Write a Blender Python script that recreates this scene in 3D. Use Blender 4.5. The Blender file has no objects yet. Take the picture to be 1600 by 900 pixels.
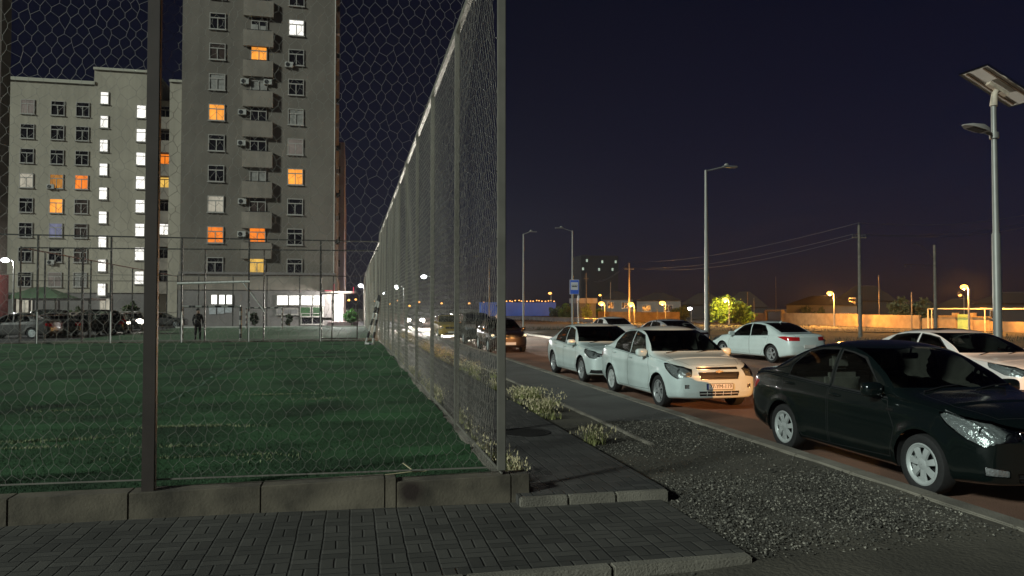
import bpy, bmesh, math, random
import numpy as np
from mathutils import Vector, Matrix
from mathutils.bvhtree import BVHTree

random.seed(7)
rng = np.random.default_rng(7)
SC = bpy.context.scene
COL = SC.collection
PI = math.pi
R = math.radians

# ------------------------------------------------------------------ helpers
def mat(name, col, rough=0.6, metal=0.0, spec=0.5, coat=0.0, noise=None, bump=None, emit=None, estr=0.0):
    """Principled material; noise=(scale, amount, detail) varies the colour, bump=(scale, strength)."""
    m = bpy.data.materials.new(name); m.use_nodes = True
    nt = m.node_tree; b = nt.nodes['Principled BSDF']
    b.inputs['Base Color'].default_value = (*col, 1)
    b.inputs['Roughness'].default_value = rough
    b.inputs['Metallic'].default_value = metal
    b.inputs['Specular IOR Level'].default_value = spec
    b.inputs['Coat Weight'].default_value = coat
    b.inputs['Coat Roughness'].default_value = 0.04
    tc = nt.nodes.new('ShaderNodeTexCoord')
    if noise:
        s, amt, det = noise
        n = nt.nodes.new('ShaderNodeTexNoise'); n.inputs['Scale'].default_value = s; n.inputs['Detail'].default_value = det
        nt.links.new(tc.outputs['Object'], n.inputs['Vector'])
        mr = nt.nodes.new('ShaderNodeMapRange')
        mr.inputs['From Min'].default_value = .25; mr.inputs['From Max'].default_value = .75
        mr.inputs['To Min'].default_value = 1 - amt; mr.inputs['To Max'].default_value = 1 + amt
        nt.links.new(n.outputs['Fac'], mr.inputs['Value'])
        mx = nt.nodes.new('ShaderNodeVectorMath'); mx.operation = 'SCALE'
        mx.inputs[0].default_value = col
        nt.links.new(mr.outputs['Result'], mx.inputs['Scale'])
        nt.links.new(mx.outputs['Vector'], b.inputs['Base Color'])
    if bump:
        s, st = bump
        n2 = nt.nodes.new('ShaderNodeTexNoise'); n2.inputs['Scale'].default_value = s; n2.inputs['Detail'].default_value = 6
        nt.links.new(tc.outputs['Object'], n2.inputs['Vector'])
        bp = nt.nodes.new('ShaderNodeBump'); bp.inputs['Strength'].default_value = st; bp.inputs['Distance'].default_value = .02
        nt.links.new(n2.outputs['Fac'], bp.inputs['Height']); nt.links.new(bp.outputs['Normal'], b.inputs['Normal'])
    if emit:
        b.inputs['Emission Color'].default_value = (*emit, 1); b.inputs['Emission Strength'].default_value = estr
    return m

def glow(name, col, strength, sample=False):
    m = mat(name, (0.02, 0.02, 0.02), rough=.4, emit=col, estr=strength)
    m.cycles.emission_sampling = 'AUTO' if sample else 'NONE'
    return m

def link(name, me, m=None, parent=None, loc=None):
    o = bpy.data.objects.new(name, me); COL.objects.link(o)
    if m is not None:
        for mm in (m if isinstance(m, (list, tuple)) else [m]): me.materials.append(mm)
    if parent is not None: o.parent = parent
    if loc is not None: o.location = loc
    return o

def build(name, bm, m, parent=None, smooth=None, loc=None):
    me = bpy.data.meshes.new(name); bm.normal_update(); bm.to_mesh(me); bm.free()
    if smooth is not None: shade(me, smooth)
    return link(name, me, m, parent, loc)

def shade(me, ang):
    me.polygons.foreach_set('use_smooth', [True] * len(me.polygons))
    if ang < 170: me.set_sharp_from_angle(angle=R(ang))

def tag(o, label, cat, group=None, kind=None):
    o['label'] = label; o['category'] = cat
    if group: o['group'] = group
    if kind: o['kind'] = kind
    return o

def struct(o, kind='structure', label=None):
    o['kind'] = kind
    if label: o['label'] = label
    return o

def thing(name, label, cat, loc=(0, 0, 0), rz=0, group=None):
    o = bpy.data.objects.new(name, None); COL.objects.link(o)
    o.empty_display_size = .2; o.location = loc; o.rotation_euler = (0, 0, rz)
    return tag(o, label, cat, group)

def copy_tree(o, parent=None):
    c = o.copy(); COL.objects.link(c)
    if parent is not None: c.parent = parent
    for ch in list(o.children): copy_tree(ch, c)
    return c

def box(bm, x0, x1, y0, y1, z0, z1, mi=0, bev=0):
    v = [bm.verts.new((x, y, z)) for z in (z0, z1) for y in (y0, y1) for x in (x0, x1)]
    fs = []
    for q in ((0, 2, 3, 1), (4, 5, 7, 6), (0, 1, 5, 4), (2, 6, 7, 3), (0, 4, 6, 2), (1, 3, 7, 5)):
        f = bm.faces.new([v[i] for i in q]); f.material_index = mi; fs.append(f)
    if bev:
        es = list({e for f in fs for e in f.edges})
        bmesh.ops.bevel(bm, geom=es, offset=bev, segments=2, affect='EDGES')
    return v

def obox(bm, p0, p1, w, h, up=(0, 0, 1), mi=0):
    """box bar from p0 to p1, w wide sideways and h tall"""
    p0 = Vector(p0); p1 = Vector(p1); d = (p1 - p0).normalized(); u = Vector(up)
    if abs(d.dot(u)) > .98: u = Vector((0, 1, 0))
    s = d.cross(u).normalized(); u = s.cross(d).normalized()
    vs = []
    for p in (p0, p1):
        for a, b in ((-1, -1), (1, -1), (1, 1), (-1, 1)):
            vs.append(bm.verts.new(p + s * a * w / 2 + u * b * h / 2))
    for q in ((3, 2, 1, 0), (4, 5, 6, 7), (0, 1, 5, 4), (1, 2, 6, 5), (2, 3, 7, 6), (3, 0, 4, 7)):
        bm.faces.new([vs[i] for i in q]).material_index = mi

def tube(bm, pts, r, n=8, mi=0, cap=True):
    """swept tube; r number or list"""
    pts = [Vector(p) for p in pts]; rs = r if isinstance(r, (list, tuple)) else [r] * len(pts)
    rings = []; prev = None
    for i, p in enumerate(pts):
        d = (pts[min(i + 1, len(pts) - 1)] - pts[max(i - 1, 0)]).normalized()
        if prev is None:
            a = Vector((0, 0, 1)) if abs(d.z) < .9 else Vector((1, 0, 0))
            s = d.cross(a).normalized()
        else:
            s = (prev - d * prev.dot(d)).normalized()
        prev = s; t = d.cross(s)
        rings.append([bm.verts.new(p + (s * math.cos(2 * PI * k / n) + t * math.sin(2 * PI * k / n)) * rs[i]) for k in range(n)])
    for a, b in zip(rings, rings[1:]):
        for k in range(n):
            bm.faces.new((a[k], a[(k + 1) % n], b[(k + 1) % n], b[k])).material_index = mi
    if cap:
        bm.faces.new(rings[0][::-1]).material_index = mi; bm.faces.new(rings[-1]).material_index = mi

def lathe(bm, prof, n=24, axis='y', c=(0, 0, 0), mi=0):
    """prof list of (r, t) along axis"""
    rings = []
    for r, t in prof:
        ring = []
        for k in range(n):
            a = 2 * PI * k / n; p = (r * math.cos(a), r * math.sin(a))
            v = {'y': (p[0], t, p[1]), 'z': (p[0], p[1], t), 'x': (t, p[0], p[1])}[axis]
            ring.append(bm.verts.new((v[0] + c[0], v[1] + c[1], v[2] + c[2])))
        rings.append(ring)
    for a, b in zip(rings, rings[1:]):
        for k in range(n):
            bm.faces.new((a[k], a[(k + 1) % n], b[(k + 1) % n], b[k])).material_index = mi
    return rings

def ellipsoid(bm, c, rx, ry, rz, seg=12, p=1.0):
    res = bmesh.ops.create_uvsphere(bm, u_segments=seg, v_segments=max(6, seg // 2 + 2), radius=1)
    for v in res['verts']:
        q = [math.copysign(abs(t) ** p, t) for t in v.co]
        v.co = (c[0] + q[0] * rx, c[1] + q[1] * ry, c[2] + q[2] * rz)

def text_mesh(s, size, depth=.004, spacing=1.0):
    cu = bpy.data.curves.new('text', 'FONT'); cu.body = s; cu.size = size; cu.align_x = 'CENTER'; cu.align_y = 'CENTER'
    cu.extrude = depth; cu.space_character = spacing
    o = bpy.data.objects.new('lettering', cu); COL.objects.link(o)
    dg = bpy.context.evaluated_depsgraph_get(); dg.update()
    me = bpy.data.meshes.new_from_object(o.evaluated_get(dg))
    bpy.data.objects.remove(o); me.materials.clear()
    return me

# ------------------------------------------------------------------ camera and its pixel helpers (1600 x 900 photo pixels)
CZ = 1.75; CA = R(12.3); CT = math.atan(32 / 1150)
_f = Vector((math.sin(CA) * math.cos(CT), math.cos(CA) * math.cos(CT), math.sin(CT)))
_r = Vector((math.cos(CA), -math.sin(CA), 0)); _u = _r.cross(_f)
def ray(px, py): return _f * 1150 + _r * (px - 800) + _u * (450 - py)
def G(px, py, z=0.0):
    d = ray(px, py); return Vector((0, 0, CZ)) + d * ((z - CZ) / d.z)
def AY(px, py, y):
    d = ray(px, py); return Vector((0, 0, CZ)) + d * (y / d.y)
def AX(px, py, x):
    d = ray(px, py); return Vector((0, 0, CZ)) + d * (x / d.x)

cam = bpy.data.cameras.new('camera'); cam_o = bpy.data.objects.new('camera', cam); COL.objects.link(cam_o)
cam.sensor_width = 36; cam.lens = 1150 / 1600 * 36; cam.clip_start = .05; cam.clip_end = 6000
cam_o.location = (0, 0, CZ)
cam_o.rotation_euler = (PI / 2 + CT, 0, -CA)
SC.camera = cam_o
SKY_EL, SKY_STR, SKY_TINT = 25.0, .05, (.030, .023, .050, 1)
SUN_STR = 3.0
SOD_W = 95000
HALO_HAZE = .00016
# ------------------------------------------------------------------ cars
def hermite(keys):
    """monotone cubic through (x, y) keys"""
    xs = [k[0] for k in keys]; ys = [k[1] for k in keys]; n = len(xs)
    d = [(ys[i + 1] - ys[i]) / (xs[i + 1] - xs[i]) for i in range(n - 1)]
    m = [d[0]] + [0 if d[i - 1] * d[i] <= 0 else 2 * d[i - 1] * d[i] / (d[i - 1] + d[i]) for i in range(1, n - 1)] + [d[-1]]
    def f(x):
        if x <= xs[0]: return ys[0]
        if x >= xs[-1]: return ys[-1]
        i = 0
        while x > xs[i + 1]: i += 1
        h = xs[i + 1] - xs[i]; t = (x - xs[i]) / h
        return ((1 + 2 * t) * (1 - t) ** 2 * ys[i] + t * (1 - t) ** 2 * h * m[i] + t * t * (3 - 2 * t) * ys[i + 1] + t * t * (t - 1) * h * m[i + 1])
    return f

def chaikin(p, it=2):
    for _ in range(it):
        q = [p[0]]
        for a, b in zip(p, p[1:]):
            q.append(tuple(.75 * s + .25 * t for s, t in zip(a, b))); q.append(tuple(.25 * s + .75 * t for s, t in zip(a, b)))
        q.append(p[-1]); q = [q[0]] + q[2:-2] + [q[-1]] if False else q
        p = q
    return p

GLASS = bpy.data.materials.new('car_glass'); GLASS.use_nodes = True
def _glass(m, tint):
    nt = m.node_tree; nt.nodes.clear()
    out = nt.nodes.new('ShaderNodeOutputMaterial'); mix = nt.nodes.new('ShaderNodeMixShader')
    tr = nt.nodes.new('ShaderNodeBsdfTransparent'); tr.inputs[0].default_value = (*tint, 1)
    gl = nt.nodes.new('ShaderNodeBsdfGlossy'); gl.inputs['Roughness'].default_value = .03
    fr = nt.nodes.new('ShaderNodeFresnel'); fr.inputs['IOR'].default_value = 1.5
    nt.links.new(fr.outputs[0], mix.inputs[0]); nt.links.new(tr.outputs[0], mix.inputs[1]); nt.links.new(gl.outputs[0], mix.inputs[2])
    nt.links.new(mix.outputs[0], out.inputs[0])
_glass(GLASS, (.42, .47, .44))
DARKGLASS = bpy.data.materials.new('tinted_glass'); DARKGLASS.use_nodes = True; _glass(DARKGLASS, (.05, .055, .055))
CLEARGLASS = bpy.data.materials.new('clear_glass'); CLEARGLASS.use_nodes = True; _glass(CLEARGLASS, (.74, .79, .75))
LENS = bpy.data.materials.new('lamp_lens'); LENS.use_nodes = True; _glass(LENS, (.9, .93, .92))
RUBBER = mat('tyre_rubber', (.012, .012, .012), .85, noise=(30, .3, 3))
BLACK = mat('black_plastic', (.012, .012, .013), .55)
SEAM = mat('panel_gap', (.006, .006, .006), .8)
INNER = mat('cabin_cloth', (.085, .08, .07), .9, noise=(8, .3, 3))
CHROME = mat('chrome', (.62, .63, .63), .12, metal=1)
ALLOY = mat('alloy_silver', (.42, .44, .44), .38, metal=.6, noise=(6, .15, 3))
HUBCAP = mat('hubcap_silver', (.40, .43, .42), .42, metal=.25, noise=(6, .12, 3))
BRAKE = mat('brake_disc', (.03, .03, .03), .6, metal=.5)
REDLENS = mat('red_lens', (.35, .01, .012), .12, coat=.6)
CLEARLAMP = mat('lamp_chrome', (.48, .50, .50), .22, metal=.75, bump=(24, .9))
PLATEW = mat('plate_white', (.62, .62, .58), .5)
INK = mat('plate_ink', (.015, .015, .015), .6)
PBLUE = mat('plate_blue', (.02, .06, .3), .5)
CREAM = mat('mirror_back', (.02, .02, .02), .4)

def paint(name, col, metal=0.0, rough=.32):
    m = mat(name, col, rough, metal, coat=1.0, noise=(3, .06, 4))
    nt = m.node_tree; b = nt.nodes['Principled BSDF']
    # faint dust film breaks up the gloss
    tc = nt.nodes.new('ShaderNodeTexCoord'); n = nt.nodes.new('ShaderNodeTexNoise'); n.inputs['Scale'].default_value = 2.2; n.inputs['Detail'].default_value = 8
    mr = nt.nodes.new('ShaderNodeMapRange'); mr.inputs['To Min'].default_value = .015; mr.inputs['To Max'].default_value = .16
    nt.links.new(tc.outputs['Object'], n.inputs['Vector']); nt.links.new(n.outputs['Fac'], mr.inputs['Value']); nt.links.new(mr.outputs['Result'], b.inputs['Coat Roughness'])
    # the inside of the shell is dark trim
    out = nt.nodes['Material Output']; geo = nt.nodes.new('ShaderNodeNewGeometry'); mix = nt.nodes.new('ShaderNodeMixShader')
    dk = nt.nodes.new('ShaderNodeBsdfDiffuse'); dk.inputs[0].default_value = (.03, .028, .026, 1)
    nt.links.new(geo.outputs['Backfacing'], mix.inputs[0]); nt.links.new(b.outputs[0], mix.inputs[1]); nt.links.new(dk.outputs[0], mix.inputs[2])
    nt.links.new(mix.outputs[0], out.inputs[0])
    return m

SEDAN = dict(L=4.45, W=1.74, wb=2.62, fo=.86, wr=.305, rim='multi', suv=False,
    zt=[(0, .77), (.1, .85), (.35, .91), (.7, .955), (1.02, .985), (1.14, 1.01), (1.5, 1.225), (1.82, 1.39), (2.1, 1.462), (2.45, 1.49), (2.85, 1.465), (3.2, 1.375), (3.55, 1.21), (3.84, 1.085), (4.1, 1.065), (4.32, 1.05), (4.45, .97)],
    ze=[(0, .73), (.1, .805), (.35, .86), (.7, .91), (1.02, .945), (1.2, .98), (1.56, 1.175), (1.92, 1.335), (2.2, 1.395), (2.5, 1.415), (2.85, 1.39), (3.2, 1.30), (3.55, 1.16), (3.84, 1.06), (4.1, 1.035), (4.32, 1.01), (4.45, .94)],
    zs=[(0, .68), (.2, .775), (.6, .845), (1.0, .885), (1.6, .905), (2.6, .945), (3.4, .985), (3.9, .995), (4.3, .96), (4.45, .88)],
    ye=[(0, .64), (.3, .72), (.8, .76), (1.1, .80), (1.3, .785), (1.9, .665), (2.4, .645), (3.0, .655), (3.4, .70), (3.84, .74), (4.2, .74), (4.45, .68)],
    ym=[(0, .88), (.12, .92), (.35, .96), (.75, .985), (1.3, 1), (3.4, 1), (3.9, .975), (4.3, .925), (4.45, .86)])

def scaled(base, L=None, H=1.0, W=None, **kw):
    P = dict(base); L0 = base['L']
    k = (L or L0) / L0
    for n in ('zt', 'ze', 'zs'): P[n] = [(a * k, .3 + (b - .3) * H) for a, b in base[n]]
    for n in ('ye', 'ym'): P[n] = [(a * k, b) for a, b in base[n]]
    P['L'] = L0 * k; P['fo'] = base['fo'] * k
    if W: P['W'] = W
    P.update(kw); return P

class Car:
    def __init__(s, P, paintm, glass=GLASS):
        s.P = P; s.pm = paintm; s.glass = glass
        s.L, s.W, s.wb = P['L'], P['W'], P['wb']
        s.xf = s.L / 2 - P['fo']; s.xr = s.xf - s.wb
        s.bm = bmesh.new(); s.lay = s.bm.faces.layers.int.new('region'); s.shell(); s.n = 0
    def shell(s):
        P, bm, L, hw = s.P, s.bm, s.L, s.W / 2
        F = {n: hermite(P[n]) for n in ('zt', 'ze', 'zs', 'ye', 'ym')}
        s.F = F
        zb0 = .19 if not P['suv'] else .26
        ds = []
        for a, b, n in ((0, .12, 6), (.12, 1.0, 16), (1.0, L - .9, 48), (L - .9, L - .12, 14), (L - .12, L, 6)):
            ds += list(np.linspace(a, b, n, endpoint=False))
        ds.append(L)
        rings = []
        for d in ds:
            zt, ze, zs, ye, ym = (F[n](d) for n in ('zt', 'ze', 'zs', 'ye', 'ym'))
            ym *= hw; ye = min(ye * hw / .87 * 1.0, ym * .93); ys = ym * .945
            zb = zb0 + .05 * max(0, 1 - d / .5) + .10 * max(0, 1 - (L - d) / .6)
            yb = ym * .93
            h = zs - zb
            pts = [(0, zb), (yb - .15, zb), (yb, zb + .015), (ym * .975, zb + h * .16), (ym * .995, zb + h * .42), (ym, zb + h * .62), (ym * .985, zb + h * .84), (ys + .012, zs - .012), (ys - .03, zs + .018),
                   (ys * .5 + ye * .5 + .012, zs * .5 + ze * .5), (ye + .006, ze - .02), (ye - .05, ze + (zt - ze) * .28), (ye * .62, ze + (zt - ze) * .74), (ye * .3, ze + (zt - ze) * .96), (0, zt)]
            pts = chaikin(pts, 2)
            e = 1.0
            for q, r in ((d, .10), (L - d, .10)):
                if q < r: e = 1 - .075 * (1 - math.sqrt(max(0, 1 - (1 - q / r) ** 2)))
            zc = (zb + zt) / 2 - .05
            pts = [(y * e, zc + (z - zc) * e) for y, z in pts]
            rings.append((d, pts))
        def pos(d, y, z):
            x = L / 2 - d
            a = abs(y) / hw
            wf = max(0, 1 - d / .9) ** 1.5; wr_ = max(0, 1 - (L - d) / .8) ** 1.5
            nf = .145 * a ** 2.8 + (.05 * max(0, (.36 - z) / .2)) + .15 * max(0, (z - .64) / .25) ** 1.5 * (1 if d < .6 else 0)
            nr = .13 * a ** 2.6 + .05 * max(0, (.42 - z) / .2) + .05 * max(0, (z - .62) / .3)
            return (x - wf * nf + wr_ * nr, y, z)
        N = len(rings[0][1]); V = []
        def mk(d, pts):
            ring = [bm.verts.new(pos(d, y, z)) for y, z in pts]
            ring += [bm.verts.new(pos(d, -y, z)) for y, z in pts[-2:0:-1]]
            return ring
        for d, pts in rings: V.append(mk(d, pts))
        M = len(V[0])
        for i in range(len(V) - 1):
            for k in range(M):
                bm.faces.new((V[i][k], V[i + 1][k], V[i + 1][(k + 1) % M], V[i][(k + 1) % M]))
        for end, (d, pts) in ((0, rings[0]), (1, rings[-1])):
            prev = V[0] if end == 0 else V[-1]
            zc = (pts[0][1] + pts[-1][1]) / 2
            for sc in (.9, .78, .62, .45, .28, .12):
                q = [(y * sc, zc + (z - zc) * sc) for y, z in pts]
                cur = mk(d, q)
                for k in range(M):
                    f = (prev[k], prev[(k + 1) % M], cur[(k + 1) % M], cur[k])
                    bm.faces.new(f if end == 0 else f[::-1])
                prev = cur
            bm.faces.new(prev if end == 0 else prev[::-1])
        # wheel-arch lips swell outwards
        s.ra = P['wr'] + .055
        for v in bm.verts:
            if v.co.z < .95:
                for xc in (s.xf, s.xr):
                    r = math.hypot(v.co.x - xc, v.co.z - P['wr'])
                    g = math.exp(-((r - s.ra - .01) / .07) ** 2) * .016
                    if abs(v.co.y) > .5: v.co.y += math.copysign(g, v.co.y)
        for v in bm.verts:
            if abs(v.co.y) > .55 * hw and s.xr - .7 < v.co.x < s.xf + .5 and v.co.z < 1.0:
                fade = min(1, (v.co.x - s.xr + .7) / .5, (s.xf + .5 - v.co.x) / .5)
                for zc, hgt, wd in ((.80 - .03 * v.co.x / s.L, .011, .085), (.42 - .015 * v.co.x, .010, .07)):
                    v.co.y += math.copysign(hgt * fade * max(0, 1 - abs(v.co.z - zc) / wd), v.co.y)
        bmesh.ops.recalc_face_normals(bm, faces=bm.faces)
    # --- cutting conforming regions out of the shell
    def cut(s, planes, nf=None, keep=0):
        """planes [(point, outward normal)]; marks the faces inside with a new region id"""
        bm = s.bm; lay = s.lay
        P = [(Vector(p), Vector(n).normalized()) for p, n in planes]
        def inside(c, tol): return all((c - p).dot(n) < tol for p, n in P)
        fs = [f for f in bm.faces if f[lay] in (0, keep) and inside(f.calc_center_median(), .16) and (nf is None or nf(f))]
        for p, n in P:
            geom = list({e for f in fs for e in f.edges}) + fs + list({v for f in fs for v in f.verts})
            res = bmesh.ops.bisect_plane(bm, geom=geom, dist=.0004, plane_co=p, plane_no=n)
            fs = [g for g in res['geom'] if isinstance(g, bmesh.types.BMFace)]
        s.n += 1
        for f in fs:
            if f[lay] in (0, keep) and inside(f.calc_center_median(), 1e-4) and (nf is None or nf(f)): f[lay] = s.n
        return s.n
    def poly(s, pts, ax, extra=()):
        """convex polygon in two axes ('xz','yz','xy') -> planes"""
        i, j = {'xz': (0, 2), 'yz': (1, 2), 'xy': (0, 1)}[ax]
        c = (sum(p[0] for p in pts) / len(pts), sum(p[1] for p in pts) / len(pts)); out = []
        for a, b in zip(pts, pts[1:] + pts[:1]):
            n = (b[1] - a[1], -(b[0] - a[0]))
            m = ((a[0] + b[0]) / 2 - c[0], (a[1] + b[1]) / 2 - c[1])
            if n[0] * m[0] + n[1] * m[1] < 0: n = (-n[0], -n[1])
            P3 = [0, 0, 0]; N3 = [0, 0, 0]; P3[i], P3[j] = a; N3[i], N3[j] = n
            out.append((tuple(P3), tuple(N3)))
        return out + list(extra)
    def take(s, rid, name, m, parent, offset=0.0, thick=0):
        """move a region's faces into a mesh of its own"""
        bm = s.bm; fs = [f for f in bm.faces if f[s.lay] == rid]
        if not fs: return None
        nb = bmesh.new(); mp = {}
        for f in fs:
            f.normal_update()
        for f in fs:
            vs = []
            for v in f.verts:
                if v not in mp: mp[v] = nb.verts.new(v.co + v.normal * offset)
                vs.append(mp[v])
            try: nb.faces.new(vs)
            except ValueError: pass
        bmesh.ops.delete(bm, geom=fs, context='FACES')
        nb.normal_update()
        if thick:
            r = bmesh.ops.extrude_face_region(nb, geom=list(nb.faces))
        return build(name, nb, m, parent, smooth=50)

def make_wheel(P, kind):
    """returns mesh data for tyre and rim, wheel axis y, outside at +y"""
    r = P['wr']; w = .098; rr = r * (.70 if kind != 'steel' else .66)
    bm = bmesh.new()
    lathe(bm, [(rr, -w * .9), (r * .9, -w), (r * .975, -w * .86), (r, -w * .55), (r, w * .55), (r * .975, w * .86), (r * .9, w), (rr + .012, w * .95), (rr, w * .86), (rr, -w * .9)], 36)
    tb = bpy.data.meshes.new('wheel'); bm.normal_update(); bm.to_mesh(tb); bm.free(); shade(tb, 40); tb.materials.append(RUBBER)
    bm = bmesh.new()
    lathe(bm, [(rr + .002, w * .88), (rr - .012, w * .93), (rr - .022, w * .80), (rr - .03, w * .1), (rr - .05, -w * .2)], 36)      # barrel lip
    rg = lathe(bm, [(rr - .04, w * .02), (.05, w * .02)], 36, mi=1); bm.faces.new(rg[-1]).material_index = 1
    lathe(bm, [(.062, w * .3), (.060, w * .78), (.045, w * .86), (.004, w * .88)], 18)
    n, duo, w0, w1 = {'cap7': (7, 0, .058, .084), 'multi': (5, 1, .022, .030), 'five': (5, 0, .06, .07), 'steel': (8, 0, .05, .10)}[kind]
    for k in range(n):
        for sgn in ((-1, 1) if duo else (0,)):
            a = 2 * PI * k / n + .3; da = sgn * .20
            prev = None
            for t in np.linspace(0, 1, 5):
                rad = .05 + (rr - .068) * t; aa = a + da * (.35 + .65 * t)
                ww = (w0 * (1 - t) + w1 * t) / 2; yy = w * (.80 - .10 * t + .10 * math.sin(t * PI))
                c = Vector((math.cos(aa) * rad, 0, math.sin(aa) * rad)); sd = Vector((-math.sin(aa), 0, math.cos(aa)))
                q = [c - sd * ww + Vector((0, yy - .02, 0)), c - sd * ww * .8 + Vector((0, yy, 0)), c + sd * ww * .8 + Vector((0, yy, 0)), c + sd * ww + Vector((0, yy - .02, 0))]
                q = [bm.verts.new(v) for v in q]
                if prev:
                    for i in range(3): bm.faces.new((prev[i], prev[i + 1], q[i + 1], q[i]))
                prev = q
    if kind in ('cap7', 'steel'):
        lathe(bm, [(rr - .012, w * .90), (rr - .035, w * .80), (rr - .045, w * .70)], 36)
    bmesh.ops.recalc_face_normals(bm, faces=bm.faces)
    rb = bpy.data.meshes.new('rim'); bm.to_mesh(rb); bm.free(); shade(rb, 35)
    rb.materials.append(HUBCAP if kind in ('cap7', 'steel') else ALLOY); rb.materials.append(BRAKE)
    return tb, rb

def make_car(name, label, cat, P, pm, group=None, glass=GLASS, rear_glass=None, front='round', rear='lamp', cabin=True, plate=None, plate_rear=None, mirrors=True, style='', lamp_refl=None, tail_on=None):
    c = Car(P, pm, glass); L, W, hw = c.L, c.W, c.W / 2; F = c.F; xf, xr, wr = c.xf, c.xr, P['wr']
    t = thing(name, label, cat, group=group)
    X = lambda d: L / 2 - d
    kx = L / 4.45
    side = lambda sg: (lambda f: f.calc_center_median().y * sg > .3)
    ids = {}
    # wheel arches: 20-sided openings
    wells = []
    for sg in (1, -1):
        for xc in (xf, xr):
            pts = [(xc + c.ra * math.cos(2 * PI * k / 22), wr + c.ra * math.sin(2 * PI * k / 22)) for k in range(22)]
            rid = c.cut(c.poly(pts, 'xz', [((0, sg * .48, 0), (0, -sg, 0))]))
            wells.append(rid)
    # windscreen and rear window
    suv = P['suv']
    dw0, dw1 = 1.17 * kx, 1.98 * kx
    zb_ = F['zt'](1.14 * kx) + .02; ztw = F['zt'](1.90 * kx) - .005
    a0 = F['ye'](1.2 * kx) * hw / .87 - .045; a1 = F['ye'](1.9 * kx) * hw / .87 - .065
    ids['windscreen'] = c.cut(c.poly([(-a0 - .02, zb_), (a0 + .02, zb_), (a1, ztw), (-a1, ztw)], 'yz', [((X(2.35 * kx), 0, 0), (-1, 0, 0)), ((X(.9 * kx), 0, 0), (1, 0, 0))]))
    dr = P.get('dr', (3.02, 3.78))
    r0 = F['zt'](dr[1] * kx) + .015; r1 = F['zt'](dr[0] * kx) - .012
    b0 = P.get('rgw', .60); b1 = F['ye'](3.0 * kx) * hw / .87 - .09
    ids['rear_window'] = c.cut(c.poly([(-b0, r0), (b0, r0), (b1, r1), (-b1, r1)], 'yz', [((X(2.75 * kx), 0, 0), (1, 0, 0)), ((X(L), 0, 0), (-1, 0, 0))]))
    # side windows: front door, rear door (+ quarter light)
    zs = lambda d: F['zs'](d * kx) + .025
    zr = lambda d: F['ze'](d * kx) - .035
    sw = P.get('sidewin') or [[(1.40, 'b'), (2.36, 'b'), (2.33, 't'), (2.12, 't'), (1.92, 't')], [(2.44, 'b'), (3.30, 'b'), (3.26, .55), (3.02, 't'), (2.75, 't'), (2.41, 't')]]
    sws = []; trims = []
    for sg in (1, -1):
        for i, w in enumerate(sw):
            pts = []
            for d, q in w:
                z = zs(d) if q == 'b' else zr(d) if q == 't' else zs(d) + (zr(d) - zs(d)) * q
                pts.append((X(d * kx), z))
            cx = sum(p[0] for p in pts) / len(pts); cz = sum(p[1] for p in pts) / len(pts)
            big = [(cx + (a - cx) * (1 + .022 / max(.1, abs(a - cx))), cz + (b - cz) * (1 + .020 / max(.1, abs(b - cz)))) for a, b in pts]
            tr_ = c.cut(c.poly(big, 'xz', [((0, sg * .3, 0), (0, -sg, 0))]))
            rim_ = c.cut(c.poly(pts, 'xz', [((0, sg * .3, 0), (0, -sg, 0))]), keep=tr_)
            trims.append(tr_); sws.append((rim_, sg, i))
    # lamps
    hl = {'round': [(.16, .58), (.04, .70), (.26, .815), (.50, .865), (.60, .865), (.52, .76), (.34, .65)],
          'slim': [(.10, .64), (.04, .74), (.28, .82), (.72, .875), (.64, .78), (.34, .66)],
          'big': [(.14, .60), (.03, .655), (.02, .74), (.22, .825), (.58, .872), (.66, .868), (.54, .765), (.32, .655)]}[front]
    hz = P.get('hz', 0.0); hy = P.get('hy', .40)
    lamps = []
    for sg in (1, -1):
        pts = [(X(d * kx), z + hz) for d, z in hl]
        lamps.append((c.cut(c.poly(pts, 'xz', [((0, sg * hy, .6), (0, -sg, -.35 * (1 if front != 'slim' else 0)))])), sg))
    tails = []
    tl = P.get('tail') or [(L - .42, .88), (L - .15, .90), (L + .1, .88), (L + .1, .70), (L - .12, .70), (L - .30, .78)]
    for sg in (1, -1):
        pts = [(X(d), z) for d, z in tl]
        tails.append((c.cut(c.poly(pts, 'xz', [((0, sg * P.get('ty', .42), 0), (0, -sg, 0))])), sg))
    # grilles, intakes
    front_f = lambda f: f.calc_center_median().x > X(.75)
    gr = []
    for g in P.get('grille') or []:
        gr.append((c.cut(c.poly(g['p'], 'yz', [((X(.7), 0, 0), (-1, 0, 0))])), g))
    # door panels with dark gaps
    doors = []
    dd = P.get('doors') or [[(1.30, .30), (2.385, .26), (2.385, 'b'), (1.36, 'b'), (1.22, .62)], [(2.41, .26), (2.96, .26), (3.34, .66), (3.42, 'b'), (2.41, 'b')]]
    for sg in (1, -1):
        for i, dp in enumerate(dd):
            pts = [(X(d * kx), zs(d) - .03 if z == 'b' else z) for d, z in dp]
            cx = sum(p[0] for p in pts) / len(pts); cz = sum(p[1] for p in pts) / len(pts)
            inn = [(cx + (a - cx) * (1 - .007 / abs(a - cx + 1e-6)) if abs(a - cx) > .02 else a, cz + (b - cz) * (1 - .006 / max(.05, abs(b - cz)))) for a, b in pts]
            ex = [((0, sg * .3, 0), (0, -sg, 0))]
            og = c.cut(c.poly(pts, 'xz', ex)); ig = c.cut(c.poly(inn, 'xz', ex), keep=og)
            doors.append((ig, og, sg, i))
    # bonnet and boot lid shut lines
    hood = [(X(1.13 * kx), -.60), (X(1.13 * kx), .60), (X(.62), .635), (X(.22), .50), (X(.14), 0), (X(.22), -.50), (X(.62), -.635)]
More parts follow.
